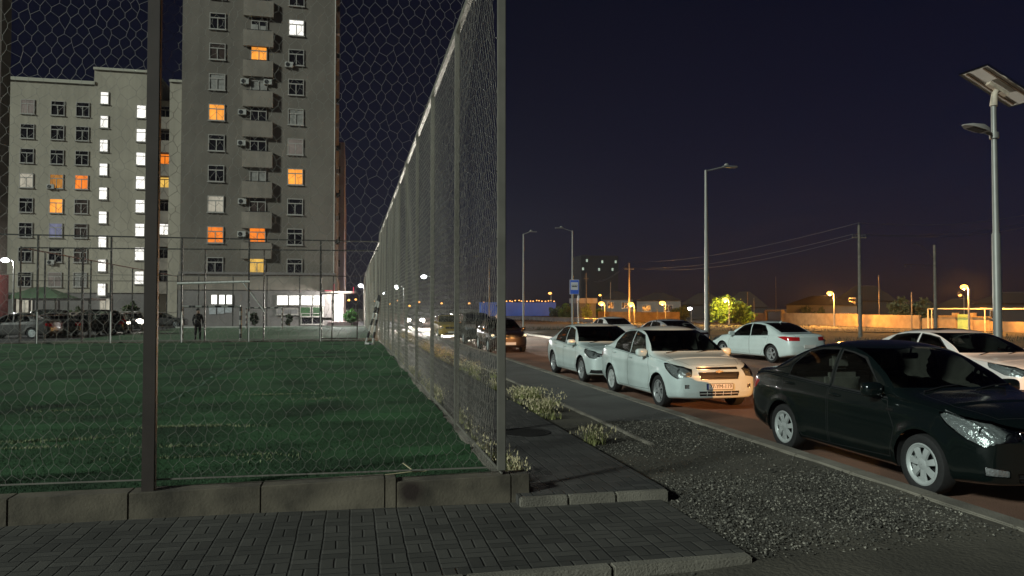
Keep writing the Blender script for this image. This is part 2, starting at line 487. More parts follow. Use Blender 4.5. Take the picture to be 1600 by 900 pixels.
    lid = [(X(P.get('dr', (3, 3.8))[1] * kx + .10), -.56), (X(P.get('dr', (3, 3.8))[1] * kx + .10), .56), (X(L - .10), .54), (X(L - .10), -.54)]
    for pl_, z_ in ((hood, .62),) + (() if suv else ((lid, .9),)):
        cx = sum(p[0] for p in pl_) / len(pl_)
        og = c.cut(c.poly(pl_, 'xy', [((0, 0, z_), (0, 0, -1))]), lambda f: f.normal.z > .25)
        ig = c.cut(c.poly([(cx + (a - cx) * .987, b * .990) for a, b in pl_], 'xy', [((0, 0, z_), (0, 0, -1))]), lambda f: f.normal.z > .25, keep=og)
        trims.append(og)
    bvh = BVHTree.FromBMesh(c.bm)
    def surf_x(y, z, sgn=1):
        h = bvh.ray_cast(Vector((sgn * 4, y, z)), Vector((-sgn, 0, 0))); return h[0].x if h[0] else sgn * L / 2
    def surf_y(x, z, sg):
        h = bvh.ray_cast(Vector((x, sg * 3, z)), Vector((0, -sg, 0))); return h[0].y if h[0] else sg * hw
    seam_ids = {og for _, og, _, _ in doors} | set(trims)
    for f in c.bm.faces:
        if f[c.lay] in seam_ids: f.material_index = 1
    for rid in wells:
        bmesh.ops.delete(c.bm, geom=[f for f in c.bm.faces if f[c.lay] == rid], context='FACES')
    # --- move regions out
    c.take(ids['windscreen'], 'windscreen', glass, t)
    c.take(ids['rear_window'], 'rear_window', rear_glass or DARKGLASS, t)
    for rid, sg, i in sws: c.take(rid, 'side_window', glass, t)
    for rid, sg in lamps:
        o = c.take(rid, 'headlight', LENS, t, .002)
        if o is None: continue
        # chrome bowl and dark housing behind the lens
        me = o.data; co = np.array([v.co[:] for v in me.vertices]); ctr = co.mean(0)
        bm = bmesh.new(); mp = [bm.verts.new(Vector(v.co) - Vector(v.normal) * .035) for v in me.vertices]
        for p in me.polygons: bm.faces.new([mp[i] for i in p.vertices])
        build('reflector', bm, CLEARLAMP if front != 'dark' else BLACK, o, 60)
        bm = bmesh.new()
        nrm = np.array([v.normal[:] for v in me.vertices]); order = np.argsort(co[:, 0])
        for q in (.88, .55):
            i = order[int(len(order) * q)]; near = [j for j in range(len(co)) if abs(co[j, 0] - co[i, 0]) < .03]
            ctr2 = co[near].mean(0); n2 = nrm[near].mean(0); n2 /= np.linalg.norm(n2)
            rad = min(.055, .42 * (co[near][:, 2].max() - co[near][:, 2].min()) + .012)
            cc = Vector(ctr2 - n2 * .030) + Vector((-.006, 0, 0))
            lathe(bm, [(rad, .012), (rad * .98, .006), (rad * .7, -.018), (rad * .25, -.026), (.012, -.026), (.012, .004), (.001, .008)], 16, 'x', cc)
        build('bulb_bowl', bm, CHROME, o, 40)
        if lamp_refl:
            bm = bmesh.new(); ellipsoid(bm, (ctr[0] + .05, ctr[1], ctr[2]), .03, .07, .05, 10); build('lamp_glow', bm, lamp_refl, o, 60)
    for rid, sg in tails: c.take(rid, 'taillight', tail_on or REDLENS, t, .002)
    for rid, g in gr:
        o = c.take(rid, g.get('name', 'grille'), g.get('m', BLACK), t, -g.get('in', .02))
        if o is None: continue
        if g.get('frame'):      # chrome surround bar following the opening
            bm = bmesh.new(); pts = g['p']; loop = []
            for a, b in zip(pts, pts[1:] + pts[:1]):
                for q in np.linspace(0, 1, 7)[:-1]:
                    y, z = a[0] + (b[0] - a[0]) * q, a[1] + (b[1] - a[1]) * q
                    loop.append((surf_x(y * .98, z) + .004, y, z))
            tube(bm, loop + [loop[0]], g['frame'], 6, cap=False); build('grille_frame', bm, CHROME, o, 60)
        if g.get('bars'):
            ys = [p[0] for p in g['p']]; zz = [p[1] for p in g['p']]; bm = bmesh.new()
            for k in range(g['bars']):
                z = min(zz) + (max(zz) - min(zz)) * (k + 1) / (g['bars'] + 1)
                # width of the convex opening at this height
                xs_ = []
                for a, b in zip(g['p'], g['p'][1:] + g['p'][:1]):
                    if (a[1] - z) * (b[1] - z) <= 0 and a[1] != b[1]: xs_.append(a[0] + (b[0] - a[0]) * (z - a[1]) / (b[1] - a[1]))
                y0, y1 = min(xs_) + .01, max(xs_) - .01
                pl = [(surf_x(y, z) - .004, y, z) for y in np.linspace(y0, y1, 14)]
                tube(bm, pl, g.get('br', .006), 6)
            for k in range(g.get('cols', 0)):
                y = min(ys) + (max(ys) - min(ys)) * (k + 1) / (g['cols'] + 1)
                tube(bm, [(surf_x(y, z) - .008, y, z) for z in np.linspace(min(zz) + .008, max(zz) - .008, 4)], .005, 6)
            build('grille_bar', bm, g.get('bm', CHROME), o, 60)
    for ig, og, sg, i in doors:
        o = c.take(ig, 'door', pm, t)
        if o is None: continue
        d = (2.26, 3.22)[i] * kx if not P.get('hd') else P['hd'][i]; x = X(d); z = F['zs'](d) - .075; y = surf_y(x, z, sg)
        bm = bmesh.new(); ellipsoid(bm, (x, y + sg * .014, z), .098, .022, .017, 12, .8); build('handle', bm, P.get('handle', pm), o, 60)
    body_mats = [pm, SEAM]
    # keep sharp nothing: body is one smooth skin
    for f in c.bm.faces: f.smooth = True
    bm = c.bm.copy(); c.bm.free()
    me = bpy.data.meshes.new('body'); bm.to_mesh(me); bm.free(); shade(me, 60)
    body = link('body', me, body_mats, t)
    # sills, wheel wells, floor
    for sg in (1, -1):
        for xc in (xf, xr):
            bm = bmesh.new()
            prof = [(c.ra + .012, sg * (hw - .045)), (c.ra + .012, sg * .44), (.02, sg * .44)]
            arcs = [[bm.verts.new((xc + r * math.cos(a), y, wr + r * math.sin(a))) for a in np.linspace(-.25, PI + .25, 19)] for r, y in prof]
            for a_, b_ in zip(arcs, arcs[1:]):
                for k in range(18): bm.faces.new((a_[k], a_[k + 1], b_[k + 1], b_[k]))
            build('wheel_well', bm, SEAM, t, 40)
    tb, rb = make_wheel(P, P['rim'])
    if P.get('rim_rear'): tb2, rb2 = make_wheel(P, P['rim_rear'])
    else: tb2, rb2 = tb, rb
    for xc, tm, rm in ((xf, tb, rb), (xr, tb2, rb2)):
        for sg in (1, -1):
            o = link('wheel', tm, None, t, (xc, sg * (hw - .115), wr)); o.rotation_euler = (0, random.uniform(0, 1), 0 if sg > 0 else PI)
            link('rim', rm, None, o)
    # mirrors
    if mirrors:
        for sg in (1, -1):
            d = 1.50 * kx; x = X(d); z = F['zs'](d) + .085; y = surf_y(x, z - .06, sg)
            bm = bmesh.new(); ellipsoid(bm, (x + .01, y + sg * .125, z + .01), .075, .118, .082, 14, .62)
            for v in bm.verts:
                if v.co.x < x - .03: v.co.x = x - .03
            tube(bm, [(x + .02, y - sg * .03, z - .065), (x + .02, y + sg * .06, z - .04)], [.026, .02], 8)
            build('side_mirror', bm, P.get('mirror', pm), t, 50)
    # wipers, number plate, cabin
    if plate is not None:
        z = P.get('pz', .40); x = surf_x(0, z) + .012
        bm = bmesh.new(); box(bm, x - .012, x, -.26, .26, z - .056, z + .056)
        po = build('licence_plate', bm, PLATEW, t)
        if plate:
            me = text_mesh(plate, .098, .0015, 1.0); o = link('lettering', me, INK, po, (x + .0022, .015, z)); o.rotation_euler = (PI / 2, 0, PI / 2)
            bm = bmesh.new(); box(bm, x, x + .0015, -.253, -.228, z - .05, z + .05); build('country_band', bm, PBLUE, po)
            bm = bmesh.new()
            for a in ((-.262, .262, z + .05, z + .058), (-.262, .262, z - .058, z - .05)): box(bm, x - .010, x + .004, a[0], a[1], a[2], a[3])
            for a in ((-.264, -.256), (.256, .264)): box(bm, x - .010, x + .004, a[0], a[1], z - .05, z + .05)
            build('plate_frame', bm, BLACK, po)
    if plate_rear is not None:
        z = plate_rear; x = surf_x(0, z, -1) - .012
        bm = bmesh.new(); box(bm, x, x + .012, -.26, .26, z - .056, z + .056); build('licence_plate', bm, PLATEW, t)
    if cabin:
        bm = bmesh.new(); zd = F['zs'](1.3 * kx)
        box(bm, X(1.95 * kx), X(1.25 * kx), -hw + .16, hw - .16, .55, zd - .0, bev=.05)
        build('dashboard', bm, INNER, t, 40)
        for y in (-.36, .36):
            bm = bmesh.new()
            box(bm, X(2.72 * kx), X(2.2 * kx), y - .25, y + .25, .42, .58, bev=.05)
            box(bm, X(2.86 * kx), X(2.70 * kx), y - .25, y + .25, .5, 1.08, bev=.06)
            box(bm, X(2.88 * kx), X(2.79 * kx), y - .14, y + .14, 1.12, 1.29, bev=.04)
            build('front_seat', bm, INNER, t, 40)
        bm = bmesh.new(); box(bm, X(3.7 * kx), X(3.45 * kx), -.6, .6, .4, 1.02, bev=.06); box(bm, X(3.45 * kx), X(3.0 * kx), -.6, .6, .4, .55, bev=.05)
        build('rear_seat', bm, INNER, t, 40)
        bm = bmesh.new(); cx, cy, cz = X(2.06 * kx), .36, zd - .03
        pts = [(cx - .08 * math.sin(a), cy + .185 * math.cos(a), cz + .17 * math.sin(a)) for a in np.linspace(0, 2 * PI, 25)]
        tube(bm, pts, .016, 8, cap=False); tube(bm, [(cx, cy - .18, cz), (cx + .01, cy, cz - .01), (cx, cy + .18, cz)], .018, 6); tube(bm, [(cx, cy, cz), (cx + .16, cy, cz - .05)], .035, 8)
        build('steering_wheel', bm, BLACK, t, 50)
        bm = bmesh.new(); box(bm, X(1.98 * kx) - .02, X(1.98 * kx) + .015, -.11, .11, F['zt'](1.98 * kx) - .155, F['zt'](1.98 * kx) - .085, bev=.012); tube(bm, [(X(1.98 * kx), 0, F['zt'](1.98 * kx) - .1), (X(1.98 * kx) + .02, 0, F['zt'](1.95 * kx) - .02)], .012, 6)
        build('inner_mirror', bm, BLACK, t, 50)
        bm = bmesh.new()
        for y0 in (-.55, .1):
            tube(bm, [(surf_x(y0, .9) * 0 + X(1.12 * kx), y0, F['zt'](1.12 * kx) + .0), (X(1.20 * kx), y0 + .3, F['zt'](1.20 * kx) + .006), (X(1.23 * kx), y0 + .52, F['zt'](1.23 * kx) - .0)], .008, 5)
        build('wiper', bm, BLACK, t, 50)
    t['_surf'] = 0; del t['_surf']
    return t, dict(surf_x=surf_x, surf_y=surf_y, X=X, F=F, kx=kx, car=c)

def place_car(t, x, y, z, rz):
    t.location = (x, y, z); t.rotation_euler = (0, 0, rz)
# ------------------------------------------------------------------ node helpers for ground patterns
def nd(nt, typ, **kw):
    n = nt.nodes.new(typ)
    for k, v in kw.items():
        if k.startswith('i'): n.inputs[int(k[1:])].default_value = v
        else: setattr(n, k, v)
    return n
def mth(nt, op, a, b=None, c=None):
    n = nt.nodes.new('ShaderNodeMath'); n.operation = op
    for i, v in enumerate((a, b, c)):
        if v is None: continue
        if isinstance(v, (int, float)): n.inputs[i].default_value = v
        else: nt.links.new(v, n.inputs[i])
    return n.outputs[0]

def paver_mat(name, col, cell=.2):
    """basket-weave concrete blocks: pairs of blocks turned by 90 degrees in every other cell"""
    m = bpy.data.materials.new(name); m.use_nodes = True; nt = m.node_tree; b = nt.nodes['Principled BSDF']
    tc = nd(nt, 'ShaderNodeTexCoord'); sp = nd(nt, 'ShaderNodeSeparateXYZ'); nt.links.new(tc.outputs['Object'], sp.inputs[0])
    nz = nd(nt, 'ShaderNodeTexNoise'); nz.inputs['Scale'].default_value = 3; nt.links.new(tc.outputs['Object'], nz.inputs['Vector'])
    wob = mth(nt, 'MULTIPLY', mth(nt, 'SUBTRACT', nz.outputs['Fac'], .5), .018)
    u = mth(nt, 'DIVIDE', mth(nt, 'ADD', sp.outputs[0], wob), cell); v0 = mth(nt, 'DIVIDE', mth(nt, 'ADD', sp.outputs[1], wob), cell)
    iu = mth(nt, 'FLOOR', u)
    v = mth(nt, 'ADD', v0, mth(nt, 'MULTIPLY', mth(nt, 'FLOORED_MODULO', mth(nt, 'MULTIPLY', iu, 1.37), 1.0), .35))
    iv = mth(nt, 'FLOOR', v); fu = mth(nt, 'FRACT', u); fv = mth(nt, 'FRACT', v)
    ch = mth(nt, 'FLOORED_MODULO', mth(nt, 'ADD', iu, iv), 2.0)
    eu = mth(nt, 'MINIMUM', fu, mth(nt, 'SUBTRACT', 1.0, fu)); ev = mth(nt, 'MINIMUM', fv, mth(nt, 'SUBTRACT', 1.0, fv))
    edge = mth(nt, 'MINIMUM', eu, ev)
    mu = mth(nt, 'ABSOLUTE', mth(nt, 'SUBTRACT', fu, .5)); mv = mth(nt, 'ABSOLUTE', mth(nt, 'SUBTRACT', fv, .5))
    mid = mth(nt, 'ADD', mth(nt, 'MULTIPLY', mu, ch), mth(nt, 'MULTIPLY', mv, mth(nt, 'SUBTRACT', 1.0, ch)))
    d = mth(nt, 'MINIMUM', edge, mid)
    mr = nd(nt, 'ShaderNodeMapRange'); mr.inputs['From Min'].default_value = .012; mr.inputs['From Max'].default_value = .05
    nt.links.new(d, mr.inputs['Value'])
    wn = nd(nt, 'ShaderNodeTexWhiteNoise', noise_dimensions='3D'); cb = nd(nt, 'ShaderNodeCombineXYZ')
    half = mth(nt, 'GREATER_THAN', mth(nt, 'ADD', mth(nt, 'MULTIPLY', fu, ch), mth(nt, 'MULTIPLY', fv, mth(nt, 'SUBTRACT', 1.0, ch))), .5)
    nt.links.new(iu, cb.inputs[0]); nt.links.new(iv, cb.inputs[1]); nt.links.new(half, cb.inputs[2]); nt.links.new(cb.outputs[0], wn.inputs['Vector'])
    n2 = nd(nt, 'ShaderNodeTexNoise'); n2.inputs['Scale'].default_value = 1.3; n2.inputs['Detail'].default_value = 7; nt.links.new(tc.outputs['Object'], n2.inputs['Vector'])
    n3 = nd(nt, 'ShaderNodeTexNoise'); n3.inputs['Scale'].default_value = 90; n3.inputs['Detail'].default_value = 4; nt.links.new(tc.outputs['Object'], n3.inputs['Vector'])
    k = mth(nt, 'ADD', mth(nt, 'MULTIPLY', wn.outputs['Value'], .4), mth(nt, 'ADD', mth(nt, 'MULTIPLY', n2.outputs['Fac'], .8), mth(nt, 'MULTIPLY', n3.outputs['Fac'], .5)))
    k = mth(nt, 'MULTIPLY', k, mth(nt, 'ADD', .5, mth(nt, 'MULTIPLY', mr.outputs[0], .5)))
    sc = nd(nt, 'ShaderNodeVectorMath', operation='SCALE'); sc.inputs[0].default_value = col; nt.links.new(k, sc.inputs['Scale'])
    nt.links.new(sc.outputs[0], b.inputs['Base Color']); b.inputs['Roughness'].default_value = .8
    hgt = mth(nt, 'ADD', mr.outputs[0], mth(nt, 'ADD', mth(nt, 'MULTIPLY', wn.outputs['Value'], .35), mth(nt, 'MULTIPLY', n3.outputs['Fac'], .25)))
    bp = nd(nt, 'ShaderNodeBump'); bp.inputs['Strength'].default_value = .9; bp.inputs['Distance'].default_value = .008
    nt.links.new(hgt, bp.inputs['Height']); nt.links.new(bp.outputs[0], b.inputs['Normal'])
    return m

PAVER = paver_mat('paving_blocks', (.070, .066, .057)); PAVER2 = paver_mat('walkway_blocks', (.060, .057, .052))
CONC = mat('concrete', (.17, .155, .125), .85, noise=(2.2, .45, 9), bump=(60, .5))
CONCD = mat('stained_concrete', (.098, .083, .060), .9, noise=(2.4, .85, 10), bump=(45, .22))
# an old round soot stain on the kerb face
nt = CONCD.node_tree; b = nt.nodes['Principled BSDF']; src = b.inputs['Base Color'].links[0].from_socket
tcs = nd(nt, 'ShaderNodeTexCoord'); vs = nd(nt, 'ShaderNodeVectorMath', operation='DISTANCE'); vs.inputs[1].default_value = (.52, 6.57, .13)
nzs = nd(nt, 'ShaderNodeTexNoise'); nzs.inputs['Scale'].default_value = 9; nzs.inputs['Detail'].default_value = 6; nt.links.new(tcs.outputs['Object'], nzs.inputs['Vector']); nt.links.new(tcs.outputs['Object'], vs.inputs[0])
ds = mth(nt, 'ADD', vs.outputs['Value'], mth(nt, 'MULTIPLY', nzs.outputs['Fac'], .08))
mrs = nd(nt, 'ShaderNodeMapRange'); mrs.inputs['From Min'].default_value = .10; mrs.inputs['From Max'].default_value = .185; nt.links.new(ds, mrs.inputs['Value'])
mxs = nd(nt, 'ShaderNodeMix', data_type='RGBA'); mxs.inputs[6].default_value = (.022, .013, .010, 1); nt.links.new(mrs.outputs[0], mxs.inputs[0]); nt.links.new(src, mxs.inputs[7]); nt.links.new(mxs.outputs[2], b.inputs['Base Color'])

SOIL = mat('dry_soil', (.070, .062, .046), .95, noise=(1.1, .5, 9), bump=(28, .9))
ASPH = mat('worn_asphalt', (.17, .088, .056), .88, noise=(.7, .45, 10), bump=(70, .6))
FOOT = mat('footpath_asphalt', (.072, .072, .066), .9, noise=(.9, .4, 9), bump=(80, .5))
LOTA = mat('lot_asphalt', (.06, .058, .055), .9, noise=(.6, .4, 8))
VERGE = mat('verge_soil', (.038, .030, .018), .95, noise=(.35, .6, 9), bump=(5, .8))
TURF = mat('artificial_turf', (.027, .077, .028), .85, noise=(.7, .75, 9), bump=(140, .9))
TURF2 = mat('far_turf', (.045, .10, .045), .8, noise=(.5, .3, 6))

def sheet(name, x0, x1, y0, y1, z, m, nx=1, ny=1, zf=None):
    xs = np.linspace(x0, x1, nx + 1); ys = np.linspace(y0, y1, ny + 1); Xg, Yg = np.meshgrid(xs, ys)
    Zg = np.full_like(Xg, z) if zf is None else zf(Xg, Yg) + z
    V = np.stack([Xg, Yg, Zg], -1).reshape(-1, 3)
    i = np.arange(nx * ny); r, c = i // nx, i % nx; a = r * (nx + 1) + c
    Fc = np.stack([a, a + 1, a + nx + 2, a + nx + 1], -1)
    me = bpy.data.meshes.new(name); me.from_pydata(V.tolist(), [], Fc.tolist()); shade(me, 180)
    return link(name, me, m)

def terr(Xg):
    return np.where(Xg < 17, 0, np.where(Xg > 74, -.85, -.85 * (Xg - 17) / 57)) 
def ground_z(X_): return float(-.18 + terr(np.array(X_)))
xs = np.concatenate([[-3000, -600, -150], np.arange(-60, 140, 4), [200, 500, 1200, 3000]]); ys = np.concatenate([[-300, -60], np.arange(-20, 220, 8), [300, 600, 1200, 3500]])
Xg, Yg = np.meshgrid(xs, ys); Zg = -.18 + terr(Xg) + .05 * np.sin(Xg * 1.7 + Yg * .6) * (Xg > 17.5) * (Xg < 70)
V = np.stack([Xg, Yg, Zg], -1).reshape(-1, 3); nx = len(xs) - 1; ny = len(ys) - 1
i = np.arange(nx * ny); r_, c_ = i // nx, i % nx; a_ = r_ * (nx + 1) + c_
me = bpy.data.meshes.new('ground'); me.from_pydata(V.tolist(), [], np.stack([a_, a_ + 1, a_ + nx + 2, a_ + nx + 1], -1).tolist()); shade(me, 180)
struct(link('ground', me, VERGE))

soil_z = lambda x, y: .012 * np.sin(x * 5.1 + y * 2) * np.sin(y * 3.2)
struct(sheet('soil', -12, 5.24, -6, 4.80, -.03, SOIL, 140, 60, lambda x, y: soil_z(x, y) - .045 * np.clip((2.9 - x) / .6, 0, 1)))
struct(sheet('soil', 2.55, 5.24, 4.80, 60, -.03, SOIL, 20, 200, soil_z))
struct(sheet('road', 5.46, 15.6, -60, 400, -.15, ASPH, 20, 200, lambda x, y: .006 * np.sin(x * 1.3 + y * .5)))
struct(sheet('road', 15.604, 70, 66, 110, -.142, LOTA, 12, 4, lambda x, y: terr(x) + .02))
# pavements
bm = bmesh.new(); box(bm, -12, 2.78, 4.868, 6.9, -.2, 0); struct(build('pavement', bm, PAVER))
bm = bmesh.new(); box(bm, 1.46, 2.86, 6.435, 64, -.2, .08); struct(build('path', bm, PAVER2))
bm = bmesh.new(); box(bm, 3.86, 5.235, 11.0, 64, -.2, -.012); struct(build('footpath', bm, FOOT))
# kerbs, with open joints between the stones
def kerb(name, stones, m, bev=.012):
    bm = bmesh.new()
    for s in stones: box(bm, *s, bev=bev)
    return struct(build(name, bm, m, None, 40))
jx = [AY(p, 780, 6.56).x for p in (-420, -190, 0, 193, 405, 602, 620, 798, 827)]
kf = lambda x: min(1, max(0, (1.3 - x) / 2.4))
bm = bmesh.new()
for a, b in zip(jx, jx[1:]):      # front kerb stones, settling lower and set farther back towards the left
    v = box(bm, a + .002, b - .002, 6.535, 6.74, -.1, .28 if b < 1.36 else .245)
    for w_ in v:
        w_.co.y += .155 * kf(w_.co.x)
        if w_.co.z > 0: w_.co.z -= .062 * kf(w_.co.x)
bmesh.ops.bevel(bm, geom=list(bm.edges), offset=.007, segments=2, affect='EDGES')
struct(build('kerb', bm, CONCD, None, 40))
kerb('kerb', [(1.335, 1.44, y + .006, y + 1 - .006, -.1, .15) for y in np.arange(6.73, 70, 1.0)], CONC)
kerb('kerb', [(1.466, 1.90, 6.35, 6.432, -.1, .079), (1.907, 2.35, 6.35, 6.432, -.1, .079), (2.357, 2.86, 6.35, 6.432, -.1, .079)], CONC)
kerb('kerb', [(x + .006, x + .994, 4.76, 4.866, -.2, .002) for x in np.arange(-11.26, 1.5, 1.0)] + [(1.746, 2.78, 4.76, 4.866, -.2, .002)], CONC)
kerb('kerb', [(3.79, 3.86, y + .006, y + .994, -.1, .0) for y in np.arange(9.0, 60, 1.0)], CONC)
kerb('kerb', [(5.24, 5.455, y + .004, y + .996, -.3, -.004) for y in np.arange(-8, 120, 1.0)], CONC)
kerb('kerb', [(15.6, 15.8, y + .004, y + 1.99, -.3, -.02) for y in np.arange(-8, 40, 2.0)] + [(12.2, 12.4, y + .004, y + 1.99, -.3, -.02) for y in np.arange(42, 64, 2.0)] + [(12.4, 15.8, 41.8, 42.0, -.3, -.02)], CONC)
struct(sheet('verge', 12.41, 15.595, 42.01, 64, -.03, VERGE, 8, 24, lambda x, y: .05 * np.sin(x * 2.1) * np.sin(y * .9)))
WHITEC = mat('pale_concrete', (.42, .42, .38), .8, noise=(1, .3, 7))
q0, q1 = G(806, 498, -.3), G(945, 503, -.3)
bm = bmesh.new(); obox(bm, q0 + Vector((0, 0, .15)), q1 + Vector((0, 0, .15)), 4.0, .7); struct(build('far_pavement', bm, WHITEC))

# ------------------------------------------------------------------ turf with its wrinkles and seams
def waves(seed, n, fx, fy):
    r2 = np.random.default_rng(seed); A = r2.normal(0, 1, n); kx = r2.normal(0, fx, n); ky = r2.normal(0, fy, n); ph = r2.uniform(0, 6.3, n)
    return lambda x, y: sum(a * np.sin(x * p + y * q + f) for a, p, q, f in zip(A, kx, ky, ph)) / math.sqrt(n)
w1 = waves(1, 26, .5, 3.0); w2 = waves(2, 26, 1.8, 9.0); w3 = waves(3, 10, .25, .6)
seams = [G(300, q, .15).y for q in (724, 662, 617, 590, 566)]
def turf_z(x, y):
    z = .019 * w1(x, y) + .010 * w2(x, y) + .014 * w3(x, y)
    for i, s in enumerate(seams):
        yy = s + .22 * w3(x * .9, y * 0 + i * 5) + .03 * x
        g = np.clip(.5 + .9 * w3(x * .6 + i * 3, 0 * y + 1), 0, 1.4)
        z = z + g * (.045 * np.exp(-((y - yy) / .05) ** 2) - .035 * np.exp(-((y - yy + .12) / .06) ** 2))
    return z
struct(sheet('turf', -13.5, 1.335, 6.725, 14.5, .15, TURF, 260, 330, turf_z))
struct(sheet('turf', -21, 1.335, 14.503, 37.2, .15, TURF, 120, 260, turf_z))
struct(sheet('far_turf', -15.1, 1.265, 37.4, 70, .02, TURF2, 30, 60, lambda x, y: .01 * w1(x, y)))
bm = bmesh.new(); box(bm, -21, 1.3, 37.21, 37.39, -.1, .2); struct(build('kerb', bm, CONCD))
bm = bmesh.new(); box(bm, -15.2, 1.3, 70.02, 70.3, -.1, .14); struct(build('kerb', bm, WHITEC))
struct(sheet('parking_lot', -90, -15.2, 37.2, 76, 0.0, LOTA, 10, 10))
struct(sheet('forecourt', -15.0, 5.2, 70.4, 100, 0.01, mat('forecourt_slabs', (.16, .15, .15), .6, noise=(.8, .3, 5)), 4, 4))
LINE = mat('painted_line', (.085, .14, .095), .8, noise=(9, .7, 6))
def turf_line(name, pts, w):
    bm = bmesh.new(); prev = None
    for a, b_ in zip(pts, pts[1:]):
        n = max(2, int((Vector(b_) - Vector(a)).length / .15))
        dirv = (Vector(b_) - Vector(a)).normalized(); sd = Vector((-dirv.y, dirv.x))
        for k in range(n + 1):
            p = Vector(a).lerp(Vector(b_), k / n)
            cur = [bm.verts.new((q.x, q.y, .156 + float(turf_z(np.array(q.x), np.array(q.y))))) for q in (p - sd * w / 2, p + sd * w / 2)]
            if prev: bm.faces.new((prev[0], cur[0], cur[1], prev[1]))
            prev = cur
        prev = None
    return struct(build(name, bm, LINE))
turf_line('pitch_marking', [G(215, 650, .15).to_2d(), G(425, 545, .15).to_2d()], .05)

# blades standing up out of the nearest turf
def blades(name, P0, h, w, lean, m, parent=None, seg=2, curve=.5):
    """P0 (n,3) roots; narrow bent triangles"""
    n = len(P0); a = rng.uniform(0, 2 * PI, n); hh = h * rng.uniform(.5, 1.25, n); ww = w * rng.uniform(.7, 1.3, n)
    dirs = np.stack([np.cos(a), np.sin(a), 0 * a], -1); side = np.stack([-np.sin(a), np.cos(a), 0 * a], -1)
    ln = lean * rng.uniform(.2, 1.3, n)
    V = []; Fc = []
    for s in range(seg + 1):
        t = s / seg; ctr = P0 + dirs * (ln * hh * t ** (1 + curve))[:, None]; ctr = ctr.copy(); ctr[:, 2] += hh * t * np.sqrt(np.clip(1 - (ln * t * .6) ** 2, .15, 1))
        k = (ww * (1 - t) / 2 + .0006)[:, None]
        V += [ctr - side * k, ctr + side * k]
    V = np.stack(V, 1).reshape(-1, 3); st = 2 * (seg + 1); base = np.arange(n)[:, None] * st
    for s in range(seg): Fc.append(base + np.array([[2 * s, 2 * s + 1, 2 * s + 3, 2 * s + 2]]))
    Fc = np.concatenate(Fc, 0)
    me = bpy.data.meshes.new(name); me.from_pydata(V.tolist(), [], Fc.tolist()); shade(me, 180)
    return link(name, me, m, parent)
n = 90000; yy = 6.74 + 8.5 * rng.uniform(0, 1, n) ** 1.6; xx = rng.uniform(-6.5, 1.33, n)
bl = blades('turf_blades', np.stack([xx, yy, .148 + turf_z(xx, yy)], -1), .022, .006, .8, TURF)
struct(bl, 'stuff')
# worn straw-coloured thatch lying in streaks on the turf
STRAW = mat('dry_straw', (.36, .31, .19), .9, noise=(6, .4, 3)); WEED = mat('dusty_weed', (.25, .26, .10), .9, noise=(5, .5, 3)); SEED = mat('pale_seedhead', (.46, .40, .24), .9, noise=(5, .3, 3))
pts = []
for px, py, L_, k in ((80, 690, .9, 500), (300, 672, 1.0, 700), (360, 716, 1.2, 600), (270, 700, .5, 260), (430, 614, .9, 500), (470, 560, 2.6, 900), (500, 622, .6, 200), (40, 700, .7, 300), (410, 590, .8, 250), (520, 586, .5, 150), (90, 640, .7, 200)):
    c = G(px, py, .15); k = int(k * .55); x = rng.normal(c.x, L_ * .45, k); y = rng.normal(c.y, .012 + .003 * c.y, k) + .12 * np.sin(x * 2)
    pts.append(np.stack([x, y, .15 + turf_z(x, y)], -1))
pts = np.concatenate(pts); pts = pts[(pts[:, 1] > 6.74) & (pts[:, 0] < 1.25)]
struct(blades('dry_thatch', pts, .035, .010, 1.1, mat('yellow_thatch', (.25, .28, .15), .9)), 'stuff')

# ------------------------------------------------------------------ gravel: small stones
def stones(name, X_, Y_, Z_, size, m):
    n = len(X_); o = np.array([(1, 0, 0), (-1, 0, 0), (0, 1, 0), (0, -1, 0), (0, 0, 1), (0, 0, -1)], float)
    fc = np.array([(0, 2, 4), (2, 1, 4), (1, 3, 4), (3, 0, 4), (2, 0, 5), (1, 2, 5), (3, 1, 5), (0, 3, 5)])
    V = o[None] * size[:, None, None] * rng.uniform(.55, 1.2, (n, 6, 1)) + rng.normal(0, .18, (n, 6, 3)) * size[:, None, None]
    a = rng.uniform(0, 6.3, n); ca, sa = np.cos(a), np.sin(a)
    V = np.stack([V[..., 0] * ca[:, None] - V[..., 1] * sa[:, None], V[..., 0] * sa[:, None] + V[..., 1] * ca[:, None], V[..., 2] * .7], -1)
    V += np.stack([X_, Y_, Z_], -1)[:, None]
    Fc = (fc[None] + 6 * np.arange(n)[:, None, None]).reshape(-1, 3)
    me = bpy.data.meshes.new(name); me.from_pydata(V.reshape(-1, 3).tolist(), [], Fc.tolist())
    return link(name, me, m)
def stone_mat():
    m = mat('gravel_stone', (.12, .115, .10), .85); nt = m.node_tree; b = nt.nodes['Principled BSDF']
    g = nd(nt, 'ShaderNodeNewGeometry'); cr = nd(nt, 'ShaderNodeValToRGB')
    e = cr.color_ramp.elements; e[0].color = (.030, .028, .023, 1); e[1].color = (.30, .28, .23, 1); e[1].position = 1; x = e.new(.75); x.color = (.082, .077, .064, 1)
    nt.links.new(g.outputs['Random Per Island'], cr.inputs[0]); nt.links.new(cr.outputs[0], b.inputs['Base Color']); return m
GRAV = stone_mat()
n = 62000
x = rng.uniform(2.80, 5.22, n); y = 3.0 + 10.2 * rng.uniform(0, 1, n) ** 1.1
dens = np.clip(1.5 - .18 * np.abs(y - 7.6), .0, 1) * np.clip((11.6 + (x - 3.9) * 1.2 - y) / 1.5, 0, 1) * np.clip(.75 + .5 * w3(x * 3, y * 2), .1, 1) * np.clip((5.22 - x) / .15 + .15, 0, 1)
